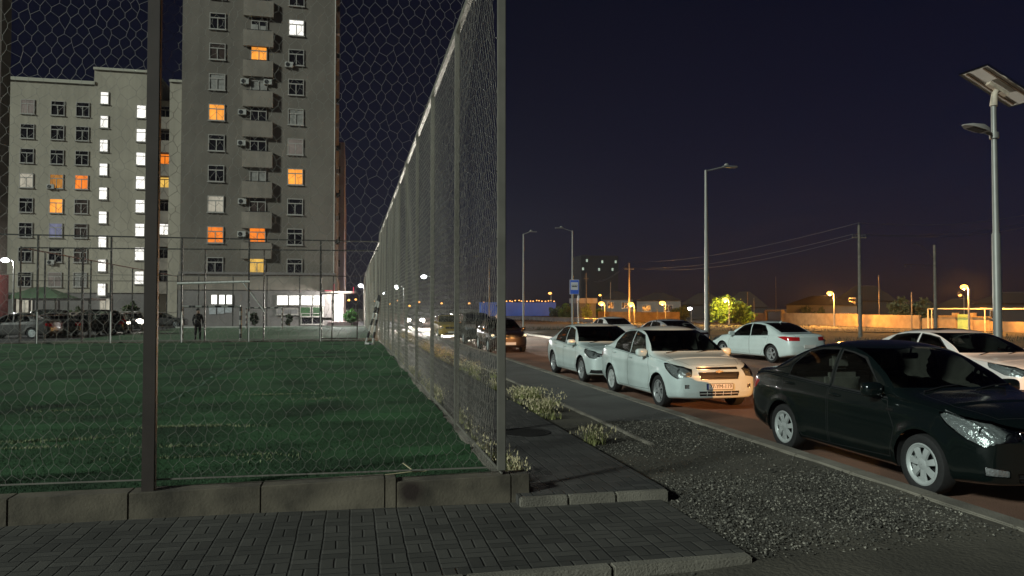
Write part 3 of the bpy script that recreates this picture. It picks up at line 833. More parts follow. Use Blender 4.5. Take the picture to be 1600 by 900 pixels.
dens *= np.clip((y - 4.2 - .5 * w3(x * 2, y)) / 1.0, 0, 1); dens *= np.where((x < 3.8) & (y > 9), .35, 1)
k = rng.uniform(0, 1, n) < dens
x, y = x[k], y[k]; sz = .0058 + .0095 * rng.uniform(0, 1, len(x)) ** 2
struct(stones('gravel', x, y, np.where(y < 4.76, -.06, -.024) + .003 * rng.normal(size=len(x)) + .25 * sz, sz, GRAV), 'stuff')
n = 2500; x = rng.uniform(.2, 5.2, n); y = 4.72 - 2.2 * rng.uniform(0, 1, n)
struct(stones('gravel', x, y, np.full(n, -.062), .005 + .012 * rng.uniform(0, 1, n) ** 3, GRAV), 'stuff')

# ------------------------------------------------------------------ dry weeds along the walkway
def clump(cx, cy, cz, rad, n):
    a = rng.uniform(0, 6.3, n); r = rad * np.sqrt(rng.uniform(0, 1, n)); return np.stack([cx + r * np.cos(a), cy + r * np.sin(a), np.full(n, cz)], -1)
def weed_clump(cx, cy, cz, rad, h, label, n=150, g=None):
    o = blades('weed_clump', clump(0, 0, 0, rad, n), h, .011, .75, WEED, seg=3); o.location = (cx, cy, cz)
    sd = rng.normal(0, rad * .75, (int(n * 1.3), 3)); sd[:, 2] = h * rng.uniform(.35, 1.0, len(sd))
    V = blades('seed_heads', sd, .042, .018, .5, SEED, o, seg=2); V['kind'] = 'stuff'
    tag(o, label, 'weeds', g); return o
c = G(928, 694, -.03); weed_clump(c.x, c.y, -.03, .16, .24, 'spiky pale dry weed clump growing alone beside the gravel', 90)
c = G(845, 644, -.03); weed_clump(c.x, c.y, -.03, .20, .22, 'round yellowish weed clump at the near end of the weed strip', 240)
c = G(823, 622, -.03); weed_clump(c.x, c.y, -.03, .30, .20, 'wide low green-yellow weed clump right of the corner post', 330)
pts = []; sds = []
for k in range(58):
    y = 11.5 + 42 * (rng.integers(0, 20) / 20 + rng.normal(0, .008)) ** 1.4; x = rng.choice([3.05, 3.2, 3.6]) + rng.normal(0, .08)
    pts.append(clump(x, y, -.03, .13, 60)); s = rng.normal(0, .12, (60, 3)); s[:, 0] += x; s[:, 1] += y; s[:, 2] = rng.uniform(.05, .2, 60); sds.append(s)
for k in range(60):
    y = 6.85 + 30 * rng.uniform() ** 1.5; x = rng.uniform(1.47, 1.66)
    pts.append(clump(x, y, .075, .05, 26)); s = rng.normal(0, .05, (26, 3)); s[:, 0] += x; s[:, 1] += y; s[:, 2] = .08 + rng.uniform(.02, .17, 26); sds.append(s)
struct(blades('dry_grass', np.concatenate(pts), .13, .010, .8, WEED, seg=2), 'stuff')
struct(blades('dry_grass', np.concatenate(sds), .042, .018, .5, SEED, seg=1), 'stuff')
# scrub on the verge across the road
n = 26000; x = 16.2 + 56 * rng.uniform(0, 1, n) ** 1.3; y = rng.uniform(8, 130, n)
pz = -.18 + terr(x)
k = w3(x * .8, y * .5) + .5 * w1(x * .4, y * .1) > -.1
struct(blades('verge_grass', np.stack([x, y, pz], -1)[k], .32, .05, .8, mat('verge_scrub', (.055, .046, .026), .9, noise=(.3, .5, 4)), seg=1), 'stuff')

# manhole cover set in the walkway
bm = bmesh.new(); lathe(bm, [(.34, .080), (.34, .088), (.30, .088), (.295, .084), (.0, .084)], 32, 'z', (2.3, 9.7, 0))
for a in range(-3, 4): box(bm, 2.3 - math.sqrt(.08 - (a * .08) ** 2) + .01, 2.3 + math.sqrt(.08 - (a * .08) ** 2) - .01, 9.7 + a * .08 - .012, 9.7 + a * .08 + .012, .082, .0895)
tag(build('manhole_cover', bm, mat('cast_iron', (.03, .028, .026), .6, metal=.5, noise=(9, .4, 4))), 'round dark manhole cover set in the block walkway', 'manhole cover')
# dry twig lying over the kerb
bm = bmesh.new(); a, b_, c, d, e = (AY(p, q, 6.6) for p, q in ((602, 744), (647, 731), (664, 739), (675, 744), (638, 722)))
for p in ((a, b_, c, d), (b_.lerp(c, .1), e)): tube(bm, [(v.x, 6.66 + .03 * i, .275 + .012 * (i % 2)) for i, v in enumerate(p)] if len(p) > 2 else [(p[0].x, 6.69, .285), (p[1].x - .03, 6.86, .33)], .005, 5)
tag(build('twig', bm, STRAW), 'thin forked straw-coloured twig lying on the kerb under the fence', 'twig')
# ------------------------------------------------------------------ sports-court fences
DARKST = mat('dark_post_steel', (.028, .026, .022), .6); STEEL = mat('painted_steel', (.175, .165, .14), .55, metal=.3, noise=(4, .2, 5)); STEELD = mat('brown_steel', (.042, .032, .027), .55, metal=.2, noise=(4, .2, 5))
WIRE = mat('galvanised_wire', (.32, .30, .25), .5, metal=.35); WIREF = mat('dull_wire', (.26, .25, .22), .6, metal=.2)

def net(name, O, U, W_, H_, a, pitch, rad, m, parent, jit=.09, bulge=.03, seed=1):
    """twisted hexagonal wire net: O origin, U horizontal unit, W_ x H_; a cell width, pitch row height"""
    r2 = np.random.default_rng(seed); nc = int(W_ / a); nr = int(H_ / pitch)
    O = np.array(O, float); U = np.array(U, float); Zv = np.array((0, 0, 1.)); Nv = np.cross(U, Zv)
    # row r has nodes at half offsets; each node has a vertical twist below it
    rr, cc = np.meshgrid(np.arange(nr + 1), np.arange(nc + 1), indexing='ij')
    u = (cc + .5 * (rr % 2)) * a; v = rr * pitch
    wob = waves(seed + 5, 14, 2.2, 2.2)(u, v) * a * .22; wob2 = waves(seed + 9, 14, 2.2, 2.2)(u, v) * a * .16
    u = u + wob + r2.normal(0, a * jit, u.shape); v = v + wob2 + r2.normal(0, a * jit * .7, v.shape)
    out = bulge * waves(seed + 3, 8, 1.2, 1.2)(u, v)
    u = np.clip(u, 0, W_)
    low = O + u[..., None] * U + np.clip(v, 0, H_)[..., None] * Zv + out[..., None] * Nv
    top = O + (u + r2.normal(0, a * .05, u.shape))[..., None] * U + np.clip(v + pitch * .42, 0, H_)[..., None] * Zv + out[..., None] * Nv
    E0 = [low.reshape(-1, 3)]; E1 = [top.reshape(-1, 3)]
    for r in range(nr):
        t = top[r]; l = low[r + 1]
        if r % 2 == 0:
            E0 += [t[:, :]]; E1 += [l[:, :]]; E0 += [t[1:]]; E1 += [l[:-1]]
        else:
            E0 += [t[:, :]]; E1 += [l[:, :]]; E0 += [t[:-1]]; E1 += [l[1:]]
    E0 = np.concatenate(E0); E1 = np.concatenate(E1)
    keep = (np.linalg.norm(E1 - E0, axis=1) > .002) & (np.linalg.norm(E1 - E0, axis=1) < 4 * a); E0, E1 = E0[keep], E1[keep]
    d = E1 - E0; d /= np.linalg.norm(d, axis=1)[:, None]; s = np.cross(d, Nv); t = np.cross(d, s)
    ring = [s * math.cos(q) + t * math.sin(q) for q in (0, 2 * PI / 3, 4 * PI / 3)]
    V = np.stack([E0 + q * rad for q in ring] + [E1 + q * rad for q in ring], 1).reshape(-1, 3)
    base = 6 * np.arange(len(E0))[:, None]
    Fc = np.concatenate([base + np.array([[0, 1, 4, 3]]), base + np.array([[1, 2, 5, 4]]), base + np.array([[2, 0, 3, 5]])])
    me = bpy.data.meshes.new(name); nv = len(V); nf = len(Fc)
    me.vertices.add(nv); me.vertices.foreach_set('co', V.ravel()); me.loops.add(nf * 4); me.loops.foreach_set('vertex_index', Fc.ravel().astype(np.int32))
    me.polygons.add(nf); me.polygons.foreach_set('loop_start', np.arange(0, nf * 4, 4, dtype=np.int32)); me.update(calc_edges=True); me.validate()
    return link(name, me, m, parent)

def post(parent, x, y, z0, z1, w, d, m, ties=0):
    bm = bmesh.new(); box(bm, x - w / 2, x + w / 2, y - d / 2, y + d / 2, z0, z1, bev=.006)
    o = build('post', bm, m, parent, 40)
    if ties:
        bm = bmesh.new()
        for k in range(ties):
            z = z0 + .25 + k * .62; tube(bm, [(x - w * .7, y - d * .3, z), (x - w * .62, y + d * .62, z + .006), (x + w * .2, y + d * .6, z)], .004, 5)
        build('wire_tie', bm, BLACK, o)
    return o
def rail(parent, p0, p1, w, h, m, name='rail'):
    bm = bmesh.new(); obox(bm, p0, p1, w, h); return build(name, bm, m, parent)

FX = 1.34; PY = [6.54 + 2.99 * k for k in range(11)]     # the posts along the walkway
t = thing('court_fence', 'tall hexagonal wire fence standing on the kerb across the foreground', 'fence', (0, 0, 0))
post(t, -1.66, 6.60, .20, 5.5, .105, .06, STEELD); post(t, -4.60, 6.60, .28, 5.5, .105, .06, STEELD); post(t, FX, 6.60, .28, 5.5, .075, .06, STEEL, 8)
rail(t, (-7.6, 6.60, 5.46), (FX, 6.60, 5.46), .05, .06, STEELD); rail(t, (-7.6, 6.645, .30), (FX - .04, 6.645, .30), .01, .012, STEEL, 'bottom_wire')
net('wire_mesh', (-7.6, 6.645, .29), (1, 0, 0), 7.6 + FX - .03, 5.15, .098, .086, .0015, WIREF, t, seed=11)
_a = -R(2.75); _p = Vector((FX, 6.6, 0)); t.rotation_euler = (0, 0, _a); t.location = _p - Matrix.Rotation(_a, 3, 'Z') @ _p
t = thing('court_fence', 'long tall wire fence receding beside the block walkway on pale posts', 'fence', (0, 0, 0))
for i, y in enumerate(PY[1:]): post(t, FX, y, .2, 5.40, .06, .075, STEEL, 0)
for a, b in zip(PY, PY[1:]):
    rail(t, (FX, a + .04, 5.40), (FX, b - .0, 5.40), .06, .075, STEEL)
    rail(t, (FX, a + .04, .26), (FX, b - .04, .26), .012, .02, STEEL, 'bottom_wire')
net('wire_mesh', (FX - .035, 6.66, .24), (0, 1, 0), PY[5] - 6.66, 5.13, .10, .088, .0015, WIRE, t, seed=21)
net('wire_mesh', (FX - .035, PY[5], .24), (0, 1, 0), PY[-1] - PY[5], 5.13, .125, .11, .0020, WIRE, t, seed=22)
t = thing('court_fence', 'far end fence of the near turf pitch with highlights painted low on its posts', 'fence')
YA = 37.0; WPOLE_HL = mat('pole_white_and_post_highlight', (.6, .6, .56), .5)
for x in (-19.9, -16.9, -13.85, -10.82, -7.78, -4.79, -1.48):
    post(t, x, YA, .15, 5.08, .075, .07, DARKST)
    bm = bmesh.new(); box(bm, x + .002, x + .0375, YA - .045, YA - .036, .16, 1.6); build('post_highlight', bm, WPOLE_HL, t)  # pale strip paints the highlight on the post's lower right half
rail(t, (-20, YA, 5.08), (FX, YA, 5.06), .05, .06, DARKST)
for x0 in (-19.9, -10.82): rail(t, (x0, YA, 3.3), (x0 + 9.1, YA, 3.25), .02, .03, STEEL, 'mid_wire')
net('wire_mesh', (-20, YA + .04, .2), (1, 0, 0), 21.3, 4.85, .20, .18, .0025, WIREF, t, seed=31)
t = thing('court_fence', 'shorter dark fence just behind the near pitch, closing the second pitch', 'fence')
for x in (-15.13, -12.49, -9.75, -7.03, -4.27, -1.51): post(t, x, 38.5, .0, 4.66, .09 if x == -12.49 else .06, .06, STEELD)
rail(t, (-15.16, 38.5, 4.6), (FX, 38.5, 4.72), .05, .06, DARKST); rail(t, (-15.16, 38.5, 3.05), (-5, 38.5, 3.1), .02, .03, STEELD, 'mid_wire')
rail(t, (-15.16, 38.5, .2), (FX, 38.5, .2), .05, .05, STEEL, 'bottom_wire')
t = thing('court_fence', 'farthest fence of the second pitch, in front of the tower shops', 'fence')
for x in (-15.1, -13.35, -10.44, -7.52, -4.67, -1.65, 1.3): post(t, x, 70.2, .1, 4.72, .09, .06, DARKST)
rail(t, (-15.1, 70.2, 4.7), (1.3, 70.2, 4.76), .05, .06, STEELD)
t = thing('court_fence', 'dark posts and sloping rail along the parking-lot side of the second pitch', 'fence')
for y in (41.3, 44.5, 48, 52, 56.5, 61.5, 66.5): post(t, -15.13, y, 0, 4.6, .075, .06, DARKST)
rail(t, (-15.13, 38.5, 4.6), (-15.13, 70, 4.6), .05, .06, mat('reddish_steel', (.12, .055, .045), .6)); rail(t, (-15.13, 38.5, 1.4), (-15.13, 70, 1.4), .03, .03, STEELD, 'mid_wire')
t = thing('court_fence', 'wire fence along the street side of the second pitch', 'fence')
for y in np.arange(40.5, 83, 3.0): post(t, FX, y, .0, 5.1, .06, .07, STEEL)
rail(t, (FX, 37.5, 5.1), (FX, 82.5, 5.2), .06, .07, STEEL)
net('wire_mesh', (FX - .03, 37.6, .1), (0, 1, 0), 45, 4.95, .22, .20, .0034, WIRE, t, seed=41)

# gate in the far fence, goal frames, broken lattice pole
t = thing('court_gate', 'low grey steel gate in the far fence near the walkway corner', 'gate', (0, 0, 0))
bm = bmesh.new()
for x in (-1.42, -.92, .28): obox(bm, (x, 36.9, .2), (x, 36.9, 2.5), .05, .05)
for z in (.3, 2.48): obox(bm, (-1.42, 36.9, z), (.28, 36.9, z), .05, .05)
build('gate_frame', bm, STEELD, t)
bm = bmesh.new(); obox(bm, (-1.4, 36.85, 1.25), (-.95, 36.85, 1.25), .03, .12); build('latch_plate', bm, STEELD, t)
STRW = mat('goal_white', (.30, .30, .27), .5); STRB = mat('goal_black', (.015, .015, .015), .5)
def striped(p0, p1, n, r, name, parent):
    bm = bmesh.new(); p0 = Vector(p0); p1 = Vector(p1)
    for k in range(n): tube(bm, [p0.lerp(p1, k / n), p0.lerp(p1, (k + 1) / n)], r, 8, mi=k % 2)
    return build(name, bm, [STRW, STRB], parent, 40)
t = thing('football_goal', 'black and white striped goal behind the far fence, beside the dark person', 'goal')
a = AY(285, 479, 39.2); b = AY(376, 479, 39.2)
striped((a.x, 39.2, a.z), (b.x, 39.2, b.z), 9, .05, 'crossbar', t); striped((b.x, 39.2, .03), (b.x, 39.2, b.z), 8, .06, 'goal_post', t); striped((a.x, 39.2, .03), (a.x, 39.2, a.z), 8, .06, 'goal_post', t)
t = thing('football_goal', 'smaller striped goal standing far out on the second pitch', 'goal')
a = AY(385, 481, 66); b = AY(441, 481, 66)
striped((a.x, 66, a.z), (b.x, 66, b.z), 9, .06, 'crossbar', t); striped((b.x, 66, .03), (b.x, 66, b.z), 8, .06, 'goal_post', t); striped((a.x, 66, .03), (a.x, 66, a.z), 8, .06, 'goal_post', t)
t = thing('loose_pole', 'long white pole tied level across the far fence posts, over the striped goal', 'pole')
bm = bmesh.new(); p, q = AY(277, 443, 36.92), AY(390, 440, 36.92); tube(bm, [p, q], .05, 8); build('bar', bm, WPOLE_HL, t)
t = thing('loose_pole', 'white pole slanting down across the fence bay right of the level pole', 'pole')
bm = bmesh.new(); tube(bm, [AY(379, 440, 38.42), AY(413, 486, 38.42)], .035, 8); build('bar', bm, WPOLE_HL, t)
t = thing('leaning_goal', 'tipped striped goal leaning on the walkway fence at its far end', 'goal')
striped((.62, 33.2, .15), (1.26, 34.6, 2.35), 8, .06, 'goal_post', t); striped((.92, 33.0, .15), (1.28, 34.2, 2.3), 8, .06, 'goal_post', t); striped((.62, 33.2, .2), (.94, 33.0, .2), 2, .05, 'crossbar', t)
# ------------------------------------------------------------------ apartment blocks
STUCCO = mat('grey_stucco', (.150, .131, .108), .9, noise=(.25, .18, 8)); STUCCO_L = mat('light_stucco', (.225, .195, .16), .9, noise=(.6, .2, 7))
CREAMW = mat('cream_wall', (.35, .315, .25), .9, noise=(.2, .14, 7)); BASEW = mat('shop_wall', (.17, .155, .145), .85, noise=(.5, .2, 7))
def streaks(m, amt=.22):
    """rain streaks and patched render on a facade"""
    nt = m.node_tree; b = nt.nodes['Principled BSDF']; src = b.inputs['Base Color'].links[0].from_socket; tc = nd(nt, 'ShaderNodeTexCoord')
    mp = nd(nt, 'ShaderNodeMapping'); mp.inputs['Scale'].default_value = (1.6, 1.6, .07); nt.links.new(tc.outputs['Object'], mp.inputs[0])
    n = nd(nt, 'ShaderNodeTexNoise'); n.inputs['Scale'].default_value = 1.0; n.inputs['Detail'].default_value = 6; nt.links.new(mp.outputs[0], n.inputs['Vector'])
    v = nd(nt, 'ShaderNodeTexVoronoi'); v.inputs['Scale'].default_value = .22; nt.links.new(tc.outputs['Object'], v.inputs['Vector'])
    sp = nd(nt, 'ShaderNodeSeparateColor'); nt.links.new(v.outputs['Color'], sp.inputs[0])
    k = mth(nt, 'ADD', 1 - amt * 1.3, mth(nt, 'ADD', mth(nt, 'MULTIPLY', n.outputs['Fac'], 2 * amt), mth(nt, 'MULTIPLY', sp.outputs[0], amt * .6)))
    sc = nd(nt, 'ShaderNodeVectorMath', operation='SCALE'); nt.links.new(src, sc.inputs[0]); nt.links.new(k, sc.inputs['Scale']); nt.links.new(sc.outputs[0], b.inputs['Base Color'])
for m_ in (STUCCO, STUCCO_L, CREAMW, BASEW): streaks(m_)
FRAMEW = mat('window_frame', (.34, .32, .29), .6); DARKPANE = mat('dark_pane', (.012, .011, .014), .12, noise=(1.2, .8, 3)); REDPANE = mat('curtained_pane', (.05, .035, .03), .3, noise=(2, .5, 3))
PALEPANE = mat('net_curtain', (.26, .25, .23), .5, noise=(2.5, .35, 4))
def lit(name, col, s, fold=7.0, amt=.35):
    m = glow(name, col, s); nt = m.node_tree; b = nt.nodes['Principled BSDF']; tc = nd(nt, 'ShaderNodeTexCoord')
    mp = nd(nt, 'ShaderNodeMapping'); mp.inputs['Scale'].default_value = (1, 1, .12); nt.links.new(tc.outputs['Object'], mp.inputs[0])
    n = nd(nt, 'ShaderNodeTexNoise'); n.inputs['Scale'].default_value = fold; n.inputs['Detail'].default_value = 4; nt.links.new(mp.outputs[0], n.inputs['Vector'])
    n2 = nd(nt, 'ShaderNodeTexNoise'); n2.inputs['Scale'].default_value = .9; n2.inputs['Detail'].default_value = 2; nt.links.new(tc.outputs['Object'], n2.inputs['Vector'])
    k = mth(nt, 'MULTIPLY', mth(nt, 'ADD', 1 - amt, mth(nt, 'MULTIPLY', n.outputs['Fac'], 2 * amt)), mth(nt, 'ADD', .45, mth(nt, 'MULTIPLY', n2.outputs['Fac'], 1.1)))
    nt.links.new(mth(nt, 'MULTIPLY', k, s), b.inputs['Emission Strength']); return m
ORANGE = lit('orange_lit_room', (1, .36, .045), 1.15); ORANGE2 = lit('deep_orange_lit_room', (1, .24, .02), .95); DIMOR = lit('dim_orange_room', (.75, .30, .04), .55)
YELLOW = lit('yellow_lit_room', (1, .60, .12), .75); WHITEL = lit('white_lit_room', (1, .97, .90), 1.35, amt=.35); SOFTW = lit('softly_lit_curtain', (.80, .74, .58), .5); DIMW = lit('faint_curtain', (.5, .43, .36), .22); BLUEL = lit('bluish_lit_room', (.5, .52, .8), .3)
SHOPL = lit('shop_light', (1, .98, .93), 3.0, amt=.1); GREENL = lit('green_shop_screen', (.18, .55, .16), .20, amt=.3); GREYL = lit('lit_blind', (.55, .54, .5), .28)
PANES = dict(d=DARKPANE, r=REDPANE, p=PALEPANE, o=ORANGE, O=ORANGE2, m=DIMOR, y=YELLOW, w=WHITEL, s=SOFTW, f=DIMW, b=BLUEL)

def window(parent, x, z, w, h, y, kind, style='T', frame=None):
    """framed window on a wall facing -Y at y; centre (x, z)"""
    bm = bmesh.new(); f = .075; e = .09
    for a in ((x - w / 2, x - w / 2 + f, z - h / 2, z + h / 2), (x + w / 2 - f, x + w / 2, z - h / 2, z + h / 2)): box(bm, a[0], a[1], y - e, y + .02, a[2], a[3])
    for a in (z - h / 2, z + h / 2 - f): box(bm, x - w / 2 + f, x + w / 2 - f, y - e, y + .02, a, a + f)
    zt = z + h * .20
    if style == 'T':
        box(bm, x - w / 2 + f, x + w / 2 - f, y - e + .01, y + .02, zt - .05, zt + .05); box(bm, x - .04, x + .04, y - e + .01, y + .02, z - h / 2 + f, zt - .05)
    elif style == '2': box(bm, x - .04, x + .04, y - e + .01, y + .02, z - h / 2 + f, z + h / 2 - f)
    elif style == 'H': box(bm, x - w / 2 + f, x + w / 2 - f, y - e + .01, y + .02, zt - .04, zt + .04)
    box(bm, x - w / 2 - .08, x + w / 2 + .08, y - .16, y + .02, z - h / 2 - .07, z - h / 2 - .002)
    o = build('window', bm, frame or FRAMEW, parent)
    bm = bmesh.new(); box(bm, x - w / 2 + f * .5, x + w / 2 - f * .5, y - .03, y - .012, z - h / 2 + f * .5, z + h / 2 - f * .5); build('pane', bm, PANES[kind] if isinstance(kind, str) else kind, o)
    return o

ACW = mat('ac_white', (.42, .41, .38), .5)
def ac_unit(x, z, y, label):
    t = thing('air_conditioner', label, 'air conditioner', (x, y, z), group='air conditioners on the apartment blocks')
    bm = bmesh.new(); box(bm, -.40, .40, -.28, -.02, -.27, .27, bev=.03); build('casing', bm, ACW, t)
    bm = bmesh.new(); lathe(bm, [(.21, -.285), (.21, -.292), (.05, -.296), (.001, -.296)], 18, 'y', (-.12, 0, 0)); build('fan_grille', bm, BLACK, t)
    bm = bmesh.new()
    for q in (-.3, .3): box(bm, q - .02, q + .02, -.30, 0, -.33, -.28)
    build('bracket', bm, STEELD, t); return t

YT = 76.0; TX0, TX1 = -16.2, -1.62
tower = thing('apartment_tower', 'tall grey apartment tower with a column of balconies and lit orange windows', 'building', (0, 0, 0))
bm = bmesh.new(); box(bm, TX0, TX1, YT, YT + 17, 5.3, 54); build('wall', bm, STUCCO, tower)
bm = bmesh.new(); box(bm, TX0 - .1, TX1 + .1, YT - .35, YT + 17.1, 0, 3.55); build('ground_floor_wall', bm, BASEW, tower)
bm = bmesh.new(); box(bm, TX0 - .1, TX1 + .15, YT - .45, YT + 17.1, 3.56, 5.05); build('shop_fascia', bm, STUCCO_L, tower)
bm = bmesh.new(); box(bm, TX0, TX1 + .05, YT - .6, YT + 17, 5.06, 5.29); build('cornice', bm, BASEW, tower)
LW = 'rdddsdorypdoprdbd'; rows = [5.92 + 3.0 * k for k in range(12)]
colL = ['d', 'O', 's', 'd', 'd', 'o', 'p', 'r', 'd', 'b', 'd', 'd']; colC = ['y', 'O', 'r', 'p', 'd', 'd', 'p', 'o', 'd', 'd', 'o', 'd']; colR = ['d', 'd', 'd', 'o', 'f', 'p', 'd', 'd', 'w', 'd', 'd', 'd']
for k, z in enumerate(rows):
    window(tower, -12.98, z, 1.5, 1.62, YT, colL[k]); window(tower, -5.55, z - .05, 1.5, 1.62, YT, colR[k])
    bm = bmesh.new(); box(bm, -10.55, -7.72, YT - .42, YT + .01, z - 2.30, z - .72)
    for a, b in ((-10.2, -7.9),): box(bm, a, b, YT - .41, YT - .34, z - .71, z - .64, 1)
    build('balcony', bm, [STUCCO_L, BLACK], tower)
    window(tower, -9.1, z + .03, 1.55, 1.55, YT, colC[k], 'T')
    if k == 8:
        bm = bmesh.new(); box(bm, -9.8, -9.2, YT - .12, YT - .1, z - .6, z - .05); box(bm, -9.0, -8.45, YT - .12, YT - .1, z - .6, z - .15); build('curtain', bm, PALEPANE, tower)
bm = bmesh.new(); tube(bm, [(TX1 - .12, YT - .08, 5.2), (TX1 - .12, YT - .08, 50)], .06, 8); build('drain_pipe', bm, FRAMEW, tower)
for k in range(14):
    bm = bmesh.new(); box(bm, TX1 - .01, TX1 + .28, YT + .7 + .2 * (k % 3), YT + 1.3, 8.3 + 2.4 * k, 8.8 + 2.4 * k); build('side_bracket', bm, FRAMEW if k % 2 else BLACK, tower)
# shop front
P = AY(346, 468, YT - .36)
for q in (-.65, .05, .72): window(tower, P.x + q, P.z, .62, 1.0, YT - .36, SHOPL, 'N')
bm = bmesh.new()
for q, dz in ((-1.1, -1.0), (-.35, -.95), (.35, -.85)): box(bm, P.x + q, P.x + q + .62, YT - .40, YT - .36, P.z + dz - .42, P.z + dz + .28)
build('poster', bm, mat('pale_paper', (.42, .44, .45), .7), tower)
P0, P1 = AY(432, 461, YT - .36), AY(507, 477, YT - .36)
zc = (P0.z + P1.z) / 2; hh = P0.z - P1.z
for a, b in ((0, .25), (.25, .5), (.5, .75), (.75, 1)):
    xa, xb = P0.x + (P1.x - P0.x) * a, P0.x + (P1.x - P0.x) * b; window(tower, (xa + xb) / 2, zc, (xb - xa) - .02, hh, YT - .36, SHOPL, 'H')
for a, b, k in ((0, .46, GREYL), (.48, .72, GREENL), (.74, .98, GREENL)):
    xa, xb = P0.x + (P1.x - P0.x) * a, P0.x + (P1.x - P0.x) * b; window(tower, (xa + xb) / 2, P1.z - .62, (xb - xa) - .04, 1.0 if k is GREENL else .6, YT - .36, k, 'N')
xa, xb = P0.x + (P1.x - P0.x) * .5, P1.x; window(tower, (xa + xb) / 2, .72, xb - xa - .1, 1.1, YT - .36, 'd', '2')
D0, D1 = AY(523, 460, YT - .36), AY(537, 502, YT - .36)
dr = window(tower, (D0.x + D1.x) / 2 - .05, (D0.z + D1.z) / 2, D1.x - D0.x, D0.z - D1.z, YT - .36, lit('bright_entrance', (1, .98, .95), 5.0, amt=.05), 'N'); dr.name = 'entrance'
bm = bmesh.new(); box(bm, D0.x - .9, D1.x + 1.2, YT - 1.9, YT - .37, D0.z + .12, D0.z + .3); build('entrance_canopy', bm, STUCCO_L, tower)
bm = bmesh.new(); box(bm, D0.x - .6, D1.x + 1.4, YT - 2.6, YT - .37, 0.012, .45); build('entrance_steps', bm, mat('pink_steps', (.22, .16, .16), .7), tower)
REDS = glow('red_sign_tube', (1, .05, .12), .8); bm = bmesh.new(); box(bm, D0.x - .1, D0.x - .02, YT - 1.95, YT - 1.8, D0.z + .3, D0.z + 1.0); box(bm, D1.x + .9, D1.x + .98, YT - 1.95, YT - 1.8, D0.z + .0, D0.z + .7); box(bm, D0.x - .9, D0.x - .2, YT - 1.95, YT - 1.88, D0.z + .3, D0.z + .38); build('sign_tube', bm, REDS, tower)
for x, z, lab in ((-11.0, 23.75, 'beside the second balcony down'), (-7.45, 23.75, 'right of the balcony with a half-drawn pale curtain'),): pass
for px, py, lab in ((383, 128, 'dark-fronted air conditioner left of the balcony with the half-drawn curtain'), (419, 129, 'air conditioner right of the balcony with the half-drawn curtain'), (379, 176, 'white air conditioner left of the balcony level with the brightest orange window'), (378, 224, 'white air conditioner left of a balcony two floors under the half-drawn curtain'), (379, 315, 'white air conditioner left of the balcony one floor over the lower lit orange balcony window'), (378, 366, 'air conditioner left of the lowest orange balcony window'), (452, 102, 'small air conditioner under a dark window in the right-hand column')):
    p = AY(px, py, YT); ac_unit(p.x, p.z, YT, lab)

# lower blocks standing behind the tower's street side
t = thing('apartment_block', 'bluish white apartment block showing past the right edge of the tower', 'building')
bm = bmesh.new(); a = AY(529, 222, 93.2); box(bm, -8, a.x + .75, 93.2, 108, 0, a.z); build('wall', bm, mat('bluish_wall', (.34, .33, .40), .85, noise=(.5, .15, 5)), t)
for k in range(7):
    bm = bmesh.new(); box(bm, a.x + .0, a.x + .25, 93.0, 93.22, 4 + 2.9 * k, 4.8 + 2.9 * k); build('vent', bm, BLACK, t)
t = thing('apartment_block', 'narrow brown stone block farthest down the row of apartments', 'building')
bm = bmesh.new(); a = AY(538, 310, 112); box(bm, -6, a.x + .2, 112, 128, 0, a.z); box(bm, -6.2, a.x + .35, 111.8, 112.1, a.z - 5, a.z - 4.6); build('wall', bm, mat('brown_stone_wall', (.26, .17, .13), .9, noise=(1.5, .4, 5)), t)
for k in range(4): window(t, a.x - .8, 4 + 3.2 * k, .9, 1.4, 111.99, 'd')

YL = 95.0
lb = thing('apartment_block', 'cream nine-storey apartment block with white-lit stairwell windows', 'building', (0, 0, 0))
bm = bmesh.new(); box(bm, -46, -29.9, YL, YL + 14, 3.6, 28.2); box(bm, -29.899, -23.2, YL - .05, YL + 14, 3.6, 30.0); box(bm, -23.199, -21.6, YL + 1.6, YL + 14, 0, 27.2); box(bm, -21.599, -14, YL, YL + 14, 0, 29.1); build('wall', bm, CREAMW, lb)
bm = bmesh.new(); box(bm, -46, -29.8, YL - .2, YL + 14.1, 28.21, 28.6); box(bm, -29.97, -23.1, YL - .25, YL + 14.1, 30.01, 30.3); box(bm, -21.65, -14, YL - .2, YL + 14.1, 29.11, 29.4); build('parapet', bm, mat('parapet_cap', (.4, .38, .31), .8), lb)
bm = bmesh.new(); box(bm, -46, -23.3, YL + .1, YL + 14, 0, 3.59); build('ground_floor_wall', bm, BASEW, lb)
zr = [25.2 - 2.87 * k for k in range(8)]
K1 = ['f', 'd', 'd', 'w', 'd', 'd', 'd', 'd']; K2 = ['d', 'd', 'd', 'm', 'o', 'b', 'd', 'f']; K3 = ['d', 'd', 'd', 'O', 'r', 'r', 'r', 'p']
for k in range(8):
    for x, K in ((-36.9, K1), (-33.75, K2), (-31.1, K3)): window(lb, x, zr[k], 1.45, 1.7, YL, K[k] if K[k] != 'w' else 's', 'T')
for k in range(9): window(lb, -28.75, 26.7 - 2.84 * k, .95, 1.5, YL - .05, 'w', 'H')
for k in range(8): window(lb, -24.7, 25.3 - 2.84 * k, 1.1, 1.6, YL - .05, 'w', 'H')
KB = ['d', 'd', 'O', 'y', 'd', 'w', 'd', 'd']
for k in range(8):
    z = AY(252, 172, YL).z - 2.85 * k
    bm = bmesh.new(); box(bm, -23.19, -21.61, YL + .2, YL + 1.59, z - 2.2, z - .75); build('balcony', bm, STUCCO_L, lb); window(lb, -22.4, z + .1, 1.3, 1.6, YL + 1.59, KB[k], 'T')
